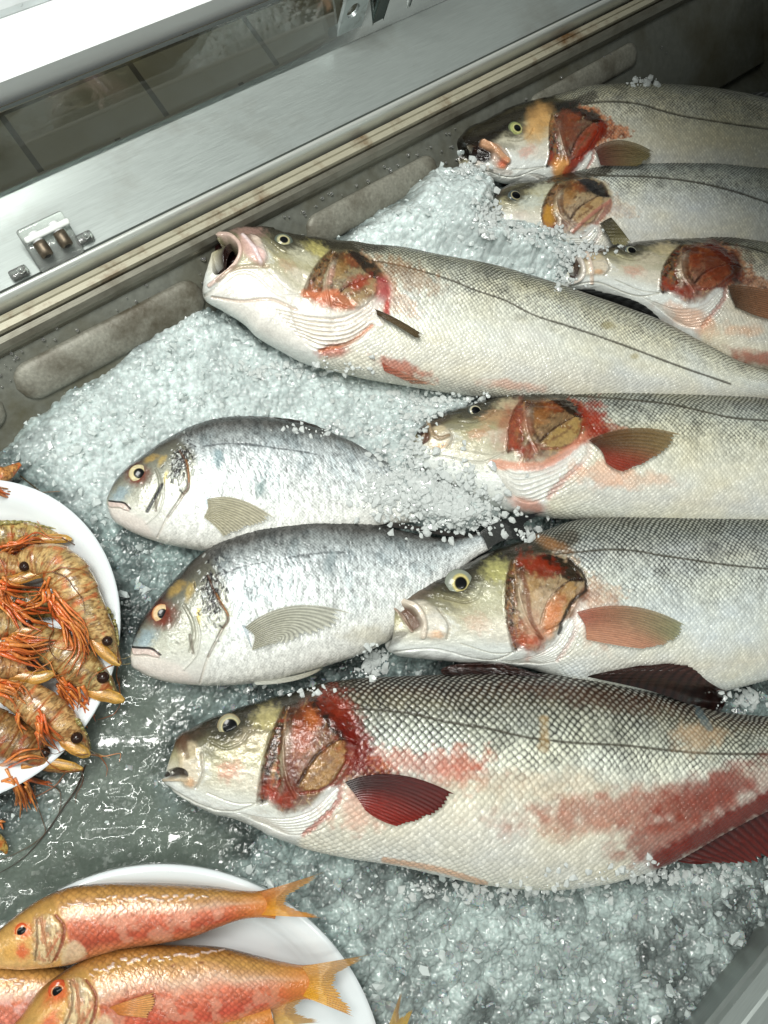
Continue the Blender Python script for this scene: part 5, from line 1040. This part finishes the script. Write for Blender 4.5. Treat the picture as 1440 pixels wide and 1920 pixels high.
# ================================================================== RED MULLET
KEYM = [(20, 500), (10, 690), (145, 500), (300, 330), (390, 430), (400, 600), (360, 720), (640, 250)]     # zoom frame (0,1600)*3.4286
ZM_ = lambda pts: [(x / 3.4286, 1600 + y / 3.4286) for x, y in pts]
ZN_ = lambda pts: [(400 + x / 3.4286, 1600 + y / 3.4286) for x, y in pts]
def paint_mullet(T, sd, k):
    def paint(f):
        u, v, q, A, Bc = f['u'], f['v'], f['q'], f['A'], f['B']; x, y = T(u, v); col, disp, rough = f['col'], f['disp'], f['rough']
        qn = q + .10 * (fbm(A / 5, Bc / 3, 4, sd) - .5)
        b = ramp(qn, [(0, (104, 66, 36)), (.08, (156, 112, 60)), (.20, (190, 146, 88)), (.30, (196, 152, 116)), (.37, (206, 172, 156)), (.45, (190, 106, 82)), (.62, k.get('red', (176, 82, 64))), (.78, (190, 122, 90)), (.9, (206, 160, 120)), (1, (220, 190, 160))])
        H, C, E, I = scale_pattern(A, Bc); gx = np.interp(y, [300, 430, 560, 720], [340, 400, 430, 400]); body = sstep(-15, 30, x - gx)
        b = b * (1 + body[:, None] * (.35 * (C - .4) - .18 * E + .3 * (I - .5))[:, None])
        pt = fbm(A / 4, Bc / 4, 4, sd + 9); b = b * (1 - .0 * pt[:, None]) ; m = (sstep(.5, .66, pt) * sstep(.3, .5, q) * .5)[:, None]; b = b * (1 - m) + lin(k.get('pale', (206, 156, 140))) * m
        col[:] = b; disp += body * .0004 * (H - .5) - .0006 * (fbm(A / 5, Bc / 5, 3, sd) - .5); rough[:] = .2 + .1 * E
        hd = np.nonzero(body < .999)[0]
        hb = ramp(q[hd], [(0, (130, 88, 44)), (.2, (176, 138, 80)), (.45, (206, 164, 104)), (.7, (216, 176, 120)), (1, (222, 170, 110))]); hb *= (1 + .5 * (fbm(x[hd] / 25, y[hd] / 25, 4, sd) - .5))[:, None]
        m = (1 - body[hd])[:, None]; col[hd] = col[hd] * (1 - m) + hb * m
        m = (sstep(.80, 1.0, f['t']) * .8)[:, None]; col[:] = col * (1 - m) + lin((206, 132, 60)) * m
        c = Canvas(x, y, col, disp, rough)
        g_ = col.mean(1, keepdims=True); col[:] = col * np.array([1.03, .99, .84])
        c.blob(150, 500, 64, 58, 0, (206, 96, 50), .9, rag=.2, h=-.0005); c.blob(140, 630, 50, 60, 0, (204, 84, 50), .8, rag=.4); c.blob(60, 640, 50, 60, 0, (214, 160, 80), .6)
        c.poly([(220, 410), (330, 400), (400, 480), (400, 640), (340, 705), (230, 690), (215, 560)], (206, 190, 156), .65, 24, 12, var=.5, h=.0008, mot=[((190, 110, 70), .55, 20, 40, 0, .6), ((120, 84, 56), .62, 10, 26, 0, .6)])
        c.stroke([(235, 430), (240, 560), (225, 690)], 7, (104, 84, 60), .75, h=-.001); c.stroke([(265, 420), (290, 560), (320, 690)], 7, (156, 104, 70), .7, h=-.0008)
        c.stroke([(360, 400), (410, 470), (400, 570), (350, 690)], 12, (128, 52, 36), .85, h=-.001, rag=3); c.blob(310, 480, 22, 40, 10, (110, 96, 80), .6, rag=.6)
        c.stroke([(300, 660), (390, 520)], 8, (176, 96, 64), .7); c.poly([(400, 620), (470, 560), (560, 640), (480, 700), (400, 710)], (214, 196, 160), .7, 14, 6)
        for i in range(k.get('glints', 26)):  # white highlight dashes painted along the upper side
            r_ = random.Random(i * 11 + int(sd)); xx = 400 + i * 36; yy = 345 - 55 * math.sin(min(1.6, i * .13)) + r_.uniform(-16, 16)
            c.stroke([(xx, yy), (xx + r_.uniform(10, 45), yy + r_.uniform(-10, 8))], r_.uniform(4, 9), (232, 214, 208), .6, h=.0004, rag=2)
        for i in range(8):
            r_ = random.Random(i * 13 + int(sd)); c.blob(r_.uniform(600, 1600), r_.uniform(280, 560), r_.uniform(8, 22), 7, r_.uniform(-60, 0), (110, 48, 36), .6, rag=.5)
    return paint
GM = 'red mullet on the round plate'
def mullet(label, zc, pairs, hs, key, seed, li, **k):
    mid = (np.array(pairs[li][0]) + np.array(pairs[li][1])) / 2; root = thing('red_mullet', label, 'fish', P(mid[0], mid[1], zc - .012), GM)
    fish_body(root, pairs, hs, zc, 1.4, paint_mullet(tps(key, KEYM, lam=.01), seed, k), scale_px=5.2, seed=seed); return root
HM = [(0, .005), (3, .012), (6, .016), (9, .016), (12, .009), (13, .006)]
M3 = [((-330, 1890), (-330, 1895)), ((-310, 1868), (-310, 1915)), ((-260, 1840), (-260, 1940)), ((-200, 1822), (-200, 1950)), ((-140, 1812), (-140, 1955)), ((-80, 1808), (-80, 1955)), ((-20, 1806), (-20, 1950)), ((40, 1806), (40, 1940)), ((100, 1810), (100, 1925)), ((160, 1820), (160, 1905)), ((220, 1835), (220, 1890)), ((270, 1845), (270, 1880)), ((300, 1850), (300, 1876))]
RM3 = mullet('pink red mullet wedged between the two front mullets, head outside the frame', .022, M3, [(0, .004), (3, .012), (6, .015), (9, .012), (12, .005)], [(-330, 1880), (-330, 1910), (-290, 1875), (-250, 1830), (-230, 1860), (-230, 1900), (-240, 1940), (-150, 1815)], 63, 6, red=(214, 130, 118), pale=(226, 190, 196))
M1 = [((-28, 1785), (-28, 1785)), ((-26, 1768), (-26, 1798)), ((0, 1742), (-14, 1810)), ((38, 1710), (30, 1815)), ((80, 1684), (80, 1813)), ((130, 1664), (130, 1806)), ((190, 1657), (180, 1790)), ((250, 1656), (240, 1774)), ((300, 1657), (300, 1766)), ((360, 1660), (360, 1753)), ((410, 1664), (410, 1735)), ((450, 1670), (450, 1722)), ((485, 1671), (485, 1718)), ((515, 1664), (515, 1722))]
RM1 = mullet('upper red mullet with orange forked tail hanging over the plate rim', .034, M1, HM, ZM_(KEYM), 61, 7)
eye(RM1, 41, 1746, 11, (206, 92, 44), .55, ring=(204, 80, 40), rim=(170, 70, 40))
def mtail(root, base, up, notch, lo, z, cu_, cl_, rays=22):
    b = base; mid = [((b[0][0] + up[0]) / 2, (b[0][1] + up[1]) / 2), ((b[1][0] + notch[0]) / 2, (b[1][1] + notch[1]) / 2), ((b[2][0] + lo[0]) / 2, (b[2][1] + lo[1]) / 2)]
    return fin(root, 'tail_fin', b, mid, [up, notch, lo], cu_, (200, 160, 96), c_low=cl_, z=z, zlist=[.0, .003, .001], rays=rays, ragged=.2, nb=160, dark=.3, mat=M_finc)
mtail(RM1, [(488, 1673), (500, 1693), (490, 1716)], (618, 1632), (538, 1693), (622, 1722), .0415, (206, 130, 60), (232, 166, 40))
M2 = [((20, 1945), (20, 1945)), ((22, 1930), (26, 1955)), ((40, 1905), (60, 1962)), ((66, 1865), (110, 1965)), ((108, 1830), (170, 1966)), ((160, 1800), (230, 1965)), ((210, 1783), (290, 1960)), ((260, 1775), (340, 1950)), ((330, 1773), (390, 1935)), ((420, 1778), (440, 1915)), ((480, 1792), (490, 1897)), ((530, 1804), (530, 1883)), ((565, 1810), (565, 1872)), ((595, 1808), (595, 1874))]
M2K = ZM_([(100, 1080), (110, 1200), (375, 885), (480, 740), (590, 860), (600, 1080), (520, 1220), (760, 640)])
RM2 = mullet('larger red mullet lying in front, yellow forked tail over the plate rim', .040, M2, [(0, .005), (3, .014), (6, .019), (9, .016), (12, .008), (13, .006)], M2K, 62, 7, red=(190, 84, 70))
eye(RM2, 108, 1858, 14, (190, 80, 40), .46, ring=(190, 84, 48), rim=(140, 50, 30))
mtail(RM2, [(566, 1812), (580, 1840), (568, 1868)], (704, 1788), (632, 1836), (678, 1912), .0475, (216, 160, 76), (236, 176, 50))
fin(RM2, 'pectoral_fin', ZM_([(700, 990), (730, 1010), (760, 1040)]), ZM_([(860, 935), (880, 980), (860, 1050)]), ZM_([(1010, 890), (1000, 960), (960, 1060)]), (206, 130, 60), (214, 160, 100), rays=10, lift=.003)
M4_ = [((120, 2050), (120, 2050)), ((130, 2010), (130, 2070)), ((180, 1965), (180, 2080)), ((240, 1940), (240, 2080)), ((300, 1926), (300, 2065)), ((360, 1915), (360, 2040)), ((410, 1905), (410, 2010)), ((450, 1896), (450, 1980)), ((480, 1888), (490, 1945)), ((505, 1884), (515, 1925))]
RM4 = mullet('red mullet at the bottom edge of which mostly the golden tail shows', .045, M4_, [(0, .005), (2, .012), (5, .017), (7, .012), (9, .005)], [(120, 2010), (125, 2070), (160, 2020), (190, 1960), (210, 2000), (215, 2040), (200, 2080), (280, 1930)], 64, 5)
mtail(RM4, [(500, 1885), (512, 1904), (508, 1925)], (592, 1848), (560, 1895), (615, 1915), .044, (206, 140, 60), (216, 170, 60))
M5_ = [((690, 2180), (690, 2180)), ((670, 2160), (730, 2175)), ((660, 2110), (750, 2130)), ((668, 2060), (758, 2080)), ((690, 2010), (762, 2025)), ((710, 1975), (758, 1985)), ((722, 1945), (755, 1955)), ((726, 1925), (758, 1932))]
RM5 = mullet('red mullet beside the plate of which only the upright yellow tail tips show', .034, M5_, [(0, .005), (2, .012), (4, .014), (6, .006), (7, .004)], [(680, 2180), (700, 2180), (690, 2150), (670, 2130), (700, 2120), (730, 2120), (740, 2150), (665, 2090)], 65, 4)
mtail(RM5, [(726, 1930), (742, 1934), (758, 1934)], (757, 1846), (752, 1905), (778, 1884), .034, (206, 176, 100), (214, 180, 80))

# ================================================================== PRAWNS
GP = 'prawns heaped on the round plate'
PR = lambda pts: [(x / 4.3636, 860 + y / 4.3636) for x, y in pts]
PQ = lambda pts: [(x / 4.8, 1240 + y / 4.8) for x, y in pts]
MP = .6 / FPX * .97
def px3(pts, n, z):
    p = hermite(pts, n=n) if len(pts) > 2 else np.array(pts[0]) + np.linspace(0, 1, n)[:, None] * (np.array(pts[1]) - np.array(pts[0]))
    return P(p[:, 0], p[:, 1], z)
def prawn(label, spine, radii, z0, eyep=None, er=10, scale=None, rostrum=None, legs=(), tint=(1, 1, 1), head_from=.55, seed=0, dz=0.):
    n = 150; par = np.r_[0, np.cumsum(np.linalg.norm(np.diff(np.array(spine, float), axis=0), axis=1))]
    rad = np.interp(np.linspace(0, par[-1], n), par, radii); zz = z0 + rad * MP * .75 + np.linspace(0, dz, n)
    mid = spine[len(spine) // 2]; root = thing('prawn', label, 'prawn', P(mid[0], mid[1], z0), GP)
    t = np.linspace(0, 1, n); k = t / head_from * 4; segm = np.where(t < head_from, (k % 1), 0)
    cr = px3(spine, n, zz); rr = rad * MP * .87 * (1 + .07 * segm * (t < head_from))
    V, F = tube(cr, rr, 44, .85, cap=True)
    a = np.linspace(0, 2 * math.pi, 44, endpoint=False)[None]; T_ = np.r_[0, t, 1][:, None]
    S_ = T_ * par[-1] / 9.; AA = (a / math.pi) * rad.max() / 9
    g = fbm(S_ * 1.2 + seed, AA * 3, 4, seed); g2 = fbm(S_ * 4, AA * 6, 3, seed + 7); g3 = fbm(S_ * .5 + 3, AA, 3, seed + 9)
    c = lin((186, 166, 126)) * np.ones(V.shape)
    def mix(m, cc):
        nonlocal c; c = c * (1 - m[..., None]) + lin(cc) * m[..., None]
    mix(sstep(.46, .62, g) * .75, (120, 82, 42)); mix(sstep(.52, .7, g3) * .6, (150, 146, 116)); mix(sstep(.56, .70, g2) * .7, (70, 50, 28)); mix(sstep(.6, .68, fbm(S_ * 2.2, AA * 2.5, 3, seed + 21)) * .6, (214, 200, 160))
    sg = np.r_[0, segm, 0][:, None] + 0 * a; inab = (T_ < head_from) + 0 * a
    mix(sstep(.80, .98, sg) * inab * .75, (150, 92, 44)); mix((1 - sstep(0, .12, sg)) * inab * .6, (190, 168, 120))
    mix(sstep(.62, .75, fbm(S_ * .9 + 9, AA * 1.4, 3, seed + 2)) * .55, (188, 84, 42))
    mix(sstep(.9, 1, T_) * .7 + 0 * a, (190, 120, 50))
    c = c * np.array(tint) * np.array([1.0, .84, .66])
    nrm = V - np.concatenate([cr[:1], cr, cr[-1:]], 0)[:, None]; ln = np.maximum(np.linalg.norm(nrm, axis=-1, keepdims=True), 1e-6)
    V = V + nrm / ln * ((g - .5) * .0007 + (g2 - .5) * .0003)[..., None] * np.r_[0, np.ones(n), 0][:, None, None]
    mesh_obj('body', V, F, M_prawn, root, np.clip(c, .01, .8)); zm_add(V)
    zt = float(np.max(zz))
    if rostrum:
        r_ = hermite(rostrum, n=46); w_ = np.linspace(1, .12, 46) * 3.2; w_ = w_ + 2.2 * ((np.arange(46) % 5) / 4) * (np.linspace(1, .3, 46))
        R3_ = P(r_[:, 0], r_[:, 1], zm_get(r_[:, 0], r_[:, 1], z0, 1) + .0012); V_, F_ = tube(R3_, w_ * MP, 8, .6)
        cc_ = np.tile(lin((150, 140, 84)), (V_.shape[0] * V_.shape[1], 1)).reshape(V_.shape) * (1 - .5 * ((np.arange(48) % 5) > 3))[:, None, None]
        mesh_obj('rostrum', V_, F_, M_prawn, root, cc_)
    if scale:
        s_ = hermite(scale, n=40); w_ = np.interp(np.linspace(0, 1, 40), [0, .15, .5, .85, 1], [.4, .8, 1, .8, .25]) * (er * .95 if er else 8)
        V_, F_ = tube(P(s_[:, 0], s_[:, 1], z0 + .5 * rad[-40] * MP + .006 + dz), w_ * MP, 16, .5)
        kk_ = np.linspace(0, 1, 42)[:, None, None]; aa_ = np.linspace(0, 2 * math.pi, 16, endpoint=False)[None, :, None]
        cc_ = lin((206, 140, 62)) * (1 - kk_) + lin((198, 156, 72)) * kk_; cc_ = cc_ * (.65 + .7 * vn(kk_ * 7, aa_ * 3.5, seed)) * (.8 + .3 * np.sin(aa_ * 5))
        mesh_obj('antennal_scale', V_, F_, M_prawn, root, cc_); zm_add(V_)
    _rl = random.Random(seed * 5); legs = list(legs)
    for L0 in list(legs):
        for _ in range(1 if len(legs) > 16 else 2):
            dx_, dy_ = _rl.uniform(-9, 9), _rl.uniform(-9, 9); ex_, ey_ = _rl.uniform(-16, 16), _rl.uniform(-14, 14); m_ = len(L0) - 1
            if len(legs) < 20: legs.append([(x_ + dx_ + ex_ * (i_ / m_), y_ + dy_ + ey_ * (i_ / m_) + _rl.uniform(-3, 3)) for i_, (x_, y_) in enumerate(L0)])
    for i, L_ in enumerate(legs):
        p = hermite(L_, n=26) if len(L_) > 2 else px3(L_, 26, 0)[:, :2]
        if len(L_) == 2: p = np.array(L_[0]) + np.linspace(0, 1, 26)[:, None] * (np.array(L_[1]) - np.array(L_[0]))
        z_ = zm_get(p[:, 0], p[:, 1], z0, 1); z_ = np.convolve(np.pad(z_, 4, mode='edge'), np.ones(9) / 9, 'valid')[:26] + .0016
        w_ = np.interp(np.linspace(0, 1, 26), [0, .3, .34, .6, .65, 1], [3.6, 2.8, 3.4, 2.0, 2.4, .7] if i < 8 else [2.4, 1.8, 2.2, 1.3, 1.5, .4])
        V_, F_ = tube(P(p[:, 0], p[:, 1], z_), w_ * MP, 8)
        q_ = random.Random(i + seed * 31).random(); kk_ = np.linspace(0, 1, 28)[:, None, None]
        cc_ = (lin((206, 92, 40)) * (1 - q_) + lin((214, 140, 70)) * q_) * (1.05 - .35 * kk_) + 0 * V_
        mesh_obj('leg', V_, F_, M_prawn, root, np.clip(cc_ * (.75 + .5 * vn(kk_ * 9, kk_ * 0 + i, 3)), .01, .8))
        zm_add(V_)
    if eyep:
        z_ = float(zm_get(*eyep, z0, 1)) ; c_ = P(*eyep, z_ + .0008); r_ = er * MP * .82
        th = np.linspace(0, math.pi, 14)[:, None]; aa_ = np.linspace(0, 2 * math.pi, 22, endpoint=False)[None]
        V_ = np.stack([c_[0] + r_ * np.sin(th) * np.cos(aa_), c_[1] + r_ * np.sin(th) * np.sin(aa_), c_[2] + r_ * .85 * np.cos(th) + 0 * aa_], -1)
        mesh_obj('eye', V_, grid_faces(14, 22, wrap=True), M_eye, root, np.tile(lin((38, 24, 18)), (14 * 22, 1)) * (1 + .5 * rng.random((14 * 22, 1)))); zm_add(V_)
    return root
def antenna(root, pts, w=1.1, z=None, c=(84, 62, 34), wend=.4):
    p = hermite(pts, n=90); z_ = zm_get(p[:, 0], p[:, 1], .01, 1) if z is None else np.full(90, z)
    for _ in range(3): z_ = np.convolve(np.pad(z_, 5, mode='edge'), np.ones(11) / 11, 'valid')[:90]
    V_, F_ = tube(P(p[:, 0], p[:, 1], z_ + .0022), np.linspace(w, wend, 90) * MP, 6)
    mesh_obj('antenna', V_, F_, M_prawn, root, np.tile(lin(c), (V_.shape[0] * V_.shape[1], 1)))
pb_ = .012
p1 = prawn('prawn fragment with orange-brown head at the top left of the plate', [(-70, 885), (-30, 892), (5, 890), (38, 870)], [20, 22, 17, 4], pb_, legs=[[(-10, 905), (10, 918), (22, 912)], [(-15, 915), (0, 935), (12, 952)], [(-20, 910), (0, 925), (18, 930)]], tint=(1.05, .72, .5), seed=1)
antenna(p1, [(38, 892), (90, 935), (135, 985), (160, 1030), (170, 1088)], 1.3, c=(70, 56, 34)); antenna(p1, PR([(0, 235), (120, 265), (220, 350), (290, 470), (340, 600), (480, 745)]), 1.3, c=(150, 104, 56)); antenna(p1, PR([(60, 265), (200, 285), (350, 275), (490, 268)]), 1.0, c=(150, 104, 56))
p2 = prawn('green-backed prawn at the top with long toothed beak pointing right', [(-90, 1005), (-40, 1003), (0, 1003), (50, 1000), (90, 1004), (118, 1008)], [26, 30, 28, 21, 13, 4], pb_, eyep=None, rostrum=PR([(-40, 530), (100, 520), (230, 522), (350, 550), (490, 580)]), scale=PR([(280, 660), (420, 655), (520, 655), (590, 662)]), er=9, legs=[PR(l) for l in ([(0, 780), (120, 720), (260, 670)], [(60, 700), (200, 690), (390, 700)], [(20, 760), (160, 720), (300, 655), (400, 715)], [(80, 800), (130, 750), (250, 700)], [(280, 740), (300, 780), (300, 850)], [(0, 800), (90, 790), (180, 720)])], tint=(.92, 1.0, .8), seed=2)
p9 = prawn('dark brown prawn with cream-speckled back at the bottom of the heap', [(-70, 1350), (-30, 1365), (5, 1380), (45, 1398), (80, 1422), (120, 1438), (156, 1443)], [38, 40, 38, 32, 20, 11, 3], pb_, eyep=PQ([(410, 820)])[0], er=9, scale=PQ([(190, 950), (380, 915), (560, 930), (745, 968)]), legs=[PQ(l) for l in ([(0, 940), (150, 880), (300, 850), (400, 870)], [(60, 1000), (120, 1120), (160, 1230), (200, 1340)], [(0, 1050), (90, 1050), (150, 1160), (150, 1300)], [(200, 1040), (330, 1070), (470, 1100)], [(240, 1100), (260, 1200), (280, 1280)], [(150, 1080), (220, 1170), (250, 1270)], [(100, 1040), (190, 1180), (220, 1320)], [(210, 1020), (350, 1090), (450, 1080)])], tint=(.62, .52, .42), seed=3)
antenna(p9, PQ([(770, 935), (700, 1120), (560, 1330), (400, 1560), (220, 1760), (0, 1900), (-120, 1950)]), 1.6, c=(50, 34, 22)); antenna(p9, PQ([(310, 1110), (330, 1280), (380, 1420), (405, 1540), (330, 1620), (160, 1720), (0, 1790)]), .9, c=(84, 60, 38)); antenna(p9, PQ([(470, 1120), (530, 1160), (548, 1260), (530, 1370)]), .9, c=(84, 60, 38))
p7 = prawn('prawn with round dark eye whose beak overhangs the right rim of the plate', [(50, 1195), (92, 1208), (125, 1228), (158, 1256), (190, 1283), (212, 1302), (232, 1312)], [24, 31, 35, 33, 24, 11, 3], pb_ + .002, eyep=(193, 1270), er=12, scale=PQ([(730, 200), (860, 280), (980, 310), (1120, 355)]), rostrum=PQ([(880, 60), (960, 130), (1010, 220), (1040, 290)]), legs=[PQ(l) for l in ([(480, 190), (540, 290), (580, 460)], [(520, 130), (600, 260), (590, 400)], [(560, 200), (680, 320), (860, 490)], [(620, 220), (760, 360), (800, 520)], [(640, 300), (760, 420), (840, 500)], [(520, 250), (640, 400), (790, 600)], [(740, 220), (790, 330), (790, 440)], [(780, 350), (720, 440), (730, 560)])], tint=(.92, .95, .86), seed=4)
p8 = prawn('pale prawn at the lower right of the heap with orange legs folded beneath', [(5, 1282), (30, 1298), (55, 1312), (85, 1334), (117, 1359), (145, 1388), (168, 1416)], [24, 28, 31, 33, 29, 18, 4], pb_ + .006, eyep=PQ([(690, 690)])[0], er=11, scale=PQ([(540, 700), (640, 760), (730, 810), (810, 850)]), rostrum=PQ([(690, 520), (740, 600), (790, 690), (820, 790)]), legs=[PQ(l) for l in ([(340, 500), (345, 640), (360, 780)], [(350, 480), (400, 600), (510, 720)], [(360, 520), (440, 700), (560, 820)], [(380, 560), (400, 720), (500, 790)], [(150, 490), (170, 560), (240, 620)], [(330, 640), (350, 720), (350, 790)])], tint=(1.08, 1.0, .92), seed=5)
antenna(p8, PQ([(800, 800), (900, 840), (990, 870)]), 1.2, c=(180, 160, 120))
p6 = prawn('prawn on the left side of the heap, fourth head down, with orange beak', [(-90, 1235), (-40, 1240), (0, 1246), (45, 1250), (80, 1262), (108, 1268)], [28, 32, 29, 20, 11, 3], pb_ + .010, eyep=(61, 1248), er=11, scale=PQ([(0, 150), (150, 130), (330, 150), (500, 100)]), legs=[PQ(l) for l in ([(-20, 190), (120, 230), (230, 290)], [(0, 240), (120, 280), (160, 320)], [(-30, 210), (90, 220), (190, 250)], [(60, 220), (180, 240), (220, 310)])], tint=(1.0, .84, .76), seed=6)
antenna(p6, PQ([(470, 0), (330, 80), (200, 190), (140, 300), (130, 420), (220, 520)]), 1.1, c=(180, 110, 50))
p5 = prawn('prawn on the left side of the heap, third head down, nearly hidden by orange legs', [(-90, 1165), (-40, 1168), (0, 1170), (45, 1172), (80, 1180), (104, 1184)], [26, 30, 26, 17, 9, 3], pb_ + .006, eyep=(51, 1167), er=10, scale=PR([(0, 1440), (150, 1405), (280, 1415), (440, 1430)]), legs=[PR(l) for l in ([(0, 1500), (150, 1480), (380, 1490)], [(0, 1520), (180, 1500), (300, 1460)], [(0, 1560), (120, 1580), (160, 1620)], [(100, 1440), (200, 1560), (330, 1690)], [(0, 1540), (140, 1560), (250, 1620)], [(120, 1460), (240, 1480), (380, 1495)])], tint=(.95, .95, .9), seed=7)
p11 = prawn('dark olive prawn lying underneath, seen in the gap inside the heap', [(-60, 1118), (-20, 1122), (20, 1126), (60, 1132), (96, 1142), (120, 1158)], [26, 30, 30, 28, 20, 6], pb_ - .004, legs=[[(20, 1130), (50, 1160), (90, 1172)], [(30, 1126), (70, 1146), (104, 1150)], [(0, 1128), (30, 1150), (48, 1172)]], tint=(.55, .62, .5), seed=12)
p12 = prawn('dusky prawn pressed against the plate at the left edge between two pale heads', [(-60, 1205), (-20, 1206), (20, 1208), (55, 1212), (90, 1222)], [24, 28, 28, 22, 6], pb_ - .004, legs=[[(10, 1210), (50, 1226), (86, 1222)], [(20, 1204), (60, 1212), (100, 1206)], [(0, 1222), (40, 1232), (70, 1240)]], tint=(.6, .6, .5), seed=13)
p4 = prawn('large curled pale prawn on top with banded back and orange leg bundle', PR([(150, 870), (290, 830), (440, 850), (550, 940), (640, 1110), (745, 1300), (840, 1450), (915, 1580), (985, 1680)]), [18, 28, 34, 37, 37, 32, 24, 13, 3], pb_ + .010, eyep=(201, 1202), er=10, scale=PR([(720, 1440), (800, 1530), (880, 1610), (985, 1690)]), rostrum=PR([(870, 1220), (930, 1330), (960, 1450), (975, 1600)]), legs=[PR(l) for l in ([(405, 1120), (450, 1230), (560, 1380), (590, 1500)], [(410, 1110), (520, 1260), (650, 1420), (640, 1530)], [(430, 1150), (560, 1330), (690, 1500), (710, 1640)], [(460, 1200), (600, 1380), (650, 1560), (560, 1760)], [(500, 1260), (660, 1380), (790, 1620)], [(520, 1300), (560, 1440), (590, 1560), (500, 1550)], [(580, 1350), (680, 1500), (700, 1620)])], tint=(1.05, 1.04, .95), seed=8, head_from=.5)
antenna(p4, PR([(970, 1640), (1020, 1635), (1070, 1615)]), .8, c=(200, 180, 130)); antenna(p4, PR([(980, 1680), (1030, 1682), (1080, 1672)]), .8, c=(200, 180, 130))
p3 = prawn('prawn on the left side of the heap, second head down, resting on the curled prawn', [(-90, 1055), (-40, 1058), (0, 1060), (45, 1064), (78, 1070), (100, 1073)], [24, 28, 25, 16, 9, 3], pb_ + .012, eyep=(46, 1062), er=10, scale=PR([(0, 1010), (150, 985), (300, 940), (430, 935)]), legs=[PR(l) for l in ([(-20, 1020), (60, 1130), (105, 1250)], [(0, 1000), (90, 1050), (200, 1040)], [(0, 1050), (100, 1085), (200, 1095)], [(380, 1000), (330, 1140), (220, 1200)], [(390, 1050), (400, 1140), (290, 1190), (215, 1205)], [(20, 1020), (200, 1050), (350, 1055)], [(0, 1060), (40, 1150), (100, 1240)])], tint=(.98, .9, .8), seed=9)
antenna(p3, PR([(0, 820), (50, 950), (50, 1050), (0, 1170)]), 1.1, c=(170, 90, 44))
p10 = prawn('small yellow prawn head tip showing at the left edge below the plate', [(-60, 1570), (-30, 1572), (-8, 1578), (8, 1590), (12, 1600)], [16, 18, 14, 7, 2], .006, legs=[[(-12, 1548), (0, 1545), (6, 1555)]], tint=(1.0, .98, .6), seed=10)
_ra = random.Random(77)
for pr_, (hx, hy), n_a in ((p4, (222, 1243), 3), (p7, (228, 1310), 2), (p8, (166, 1414), 3), (p6, (104, 1268), 3), (p5, (100, 1182), 3), (p3, (98, 1072), 3), (p2, (116, 1008), 2), (p9, (150, 1442), 3)):
    for _ in range(n_a):
        an = _ra.uniform(0, 6.28); L_ = _ra.uniform(60, 130); pts_ = [(hx, hy)]
        for k_ in range(4):
            an += _ra.uniform(-.7, .7); pts_.append((min(pts_[-1][0] + math.cos(an) * L_ / 4, 224), pts_[-1][1] + math.sin(an) * L_ / 4))
        antenna(pr_, pts_, _ra.uniform(.9, 1.4), c=_ra.choice([(150, 84, 36), (190, 120, 60), (96, 56, 28)]))
scatter_chips([(800, 925, 52, 30, 900, 6), (860, 962, 45, 18, 420, 6.5), (725, 905, 24, 34, 200, 5), (915, 402, 14, 18, 160, 5.5), (985, 434, 45, 7, 200, 5), (1090, 468, 30, 7, 110, 5), (775, 850, 12, 26, 120, 5), (790, 775, 16, 12, 90, 5), (640, 806, 50, 8, 90, 4.5),
    (540, 1296, 50, 5, 40, 4), (700, 1240, 14, 14, 90, 6.5), (990, 1000, 14, 8, 40, 7), (1060, 500, 12, 22, 80, 5), (940, 1674, 100, 10, 190, 5), (1250, 1642, 90, 12, 180, 5.5), (560, 692, 60, 10, 120, 5), (800, 748, 60, 7, 120, 5), (880, 318, 20, 8, 70, 5), (1205, 148, 18, 9, 50, 7), (1400, 1310, 26, 10, 70, 6)])
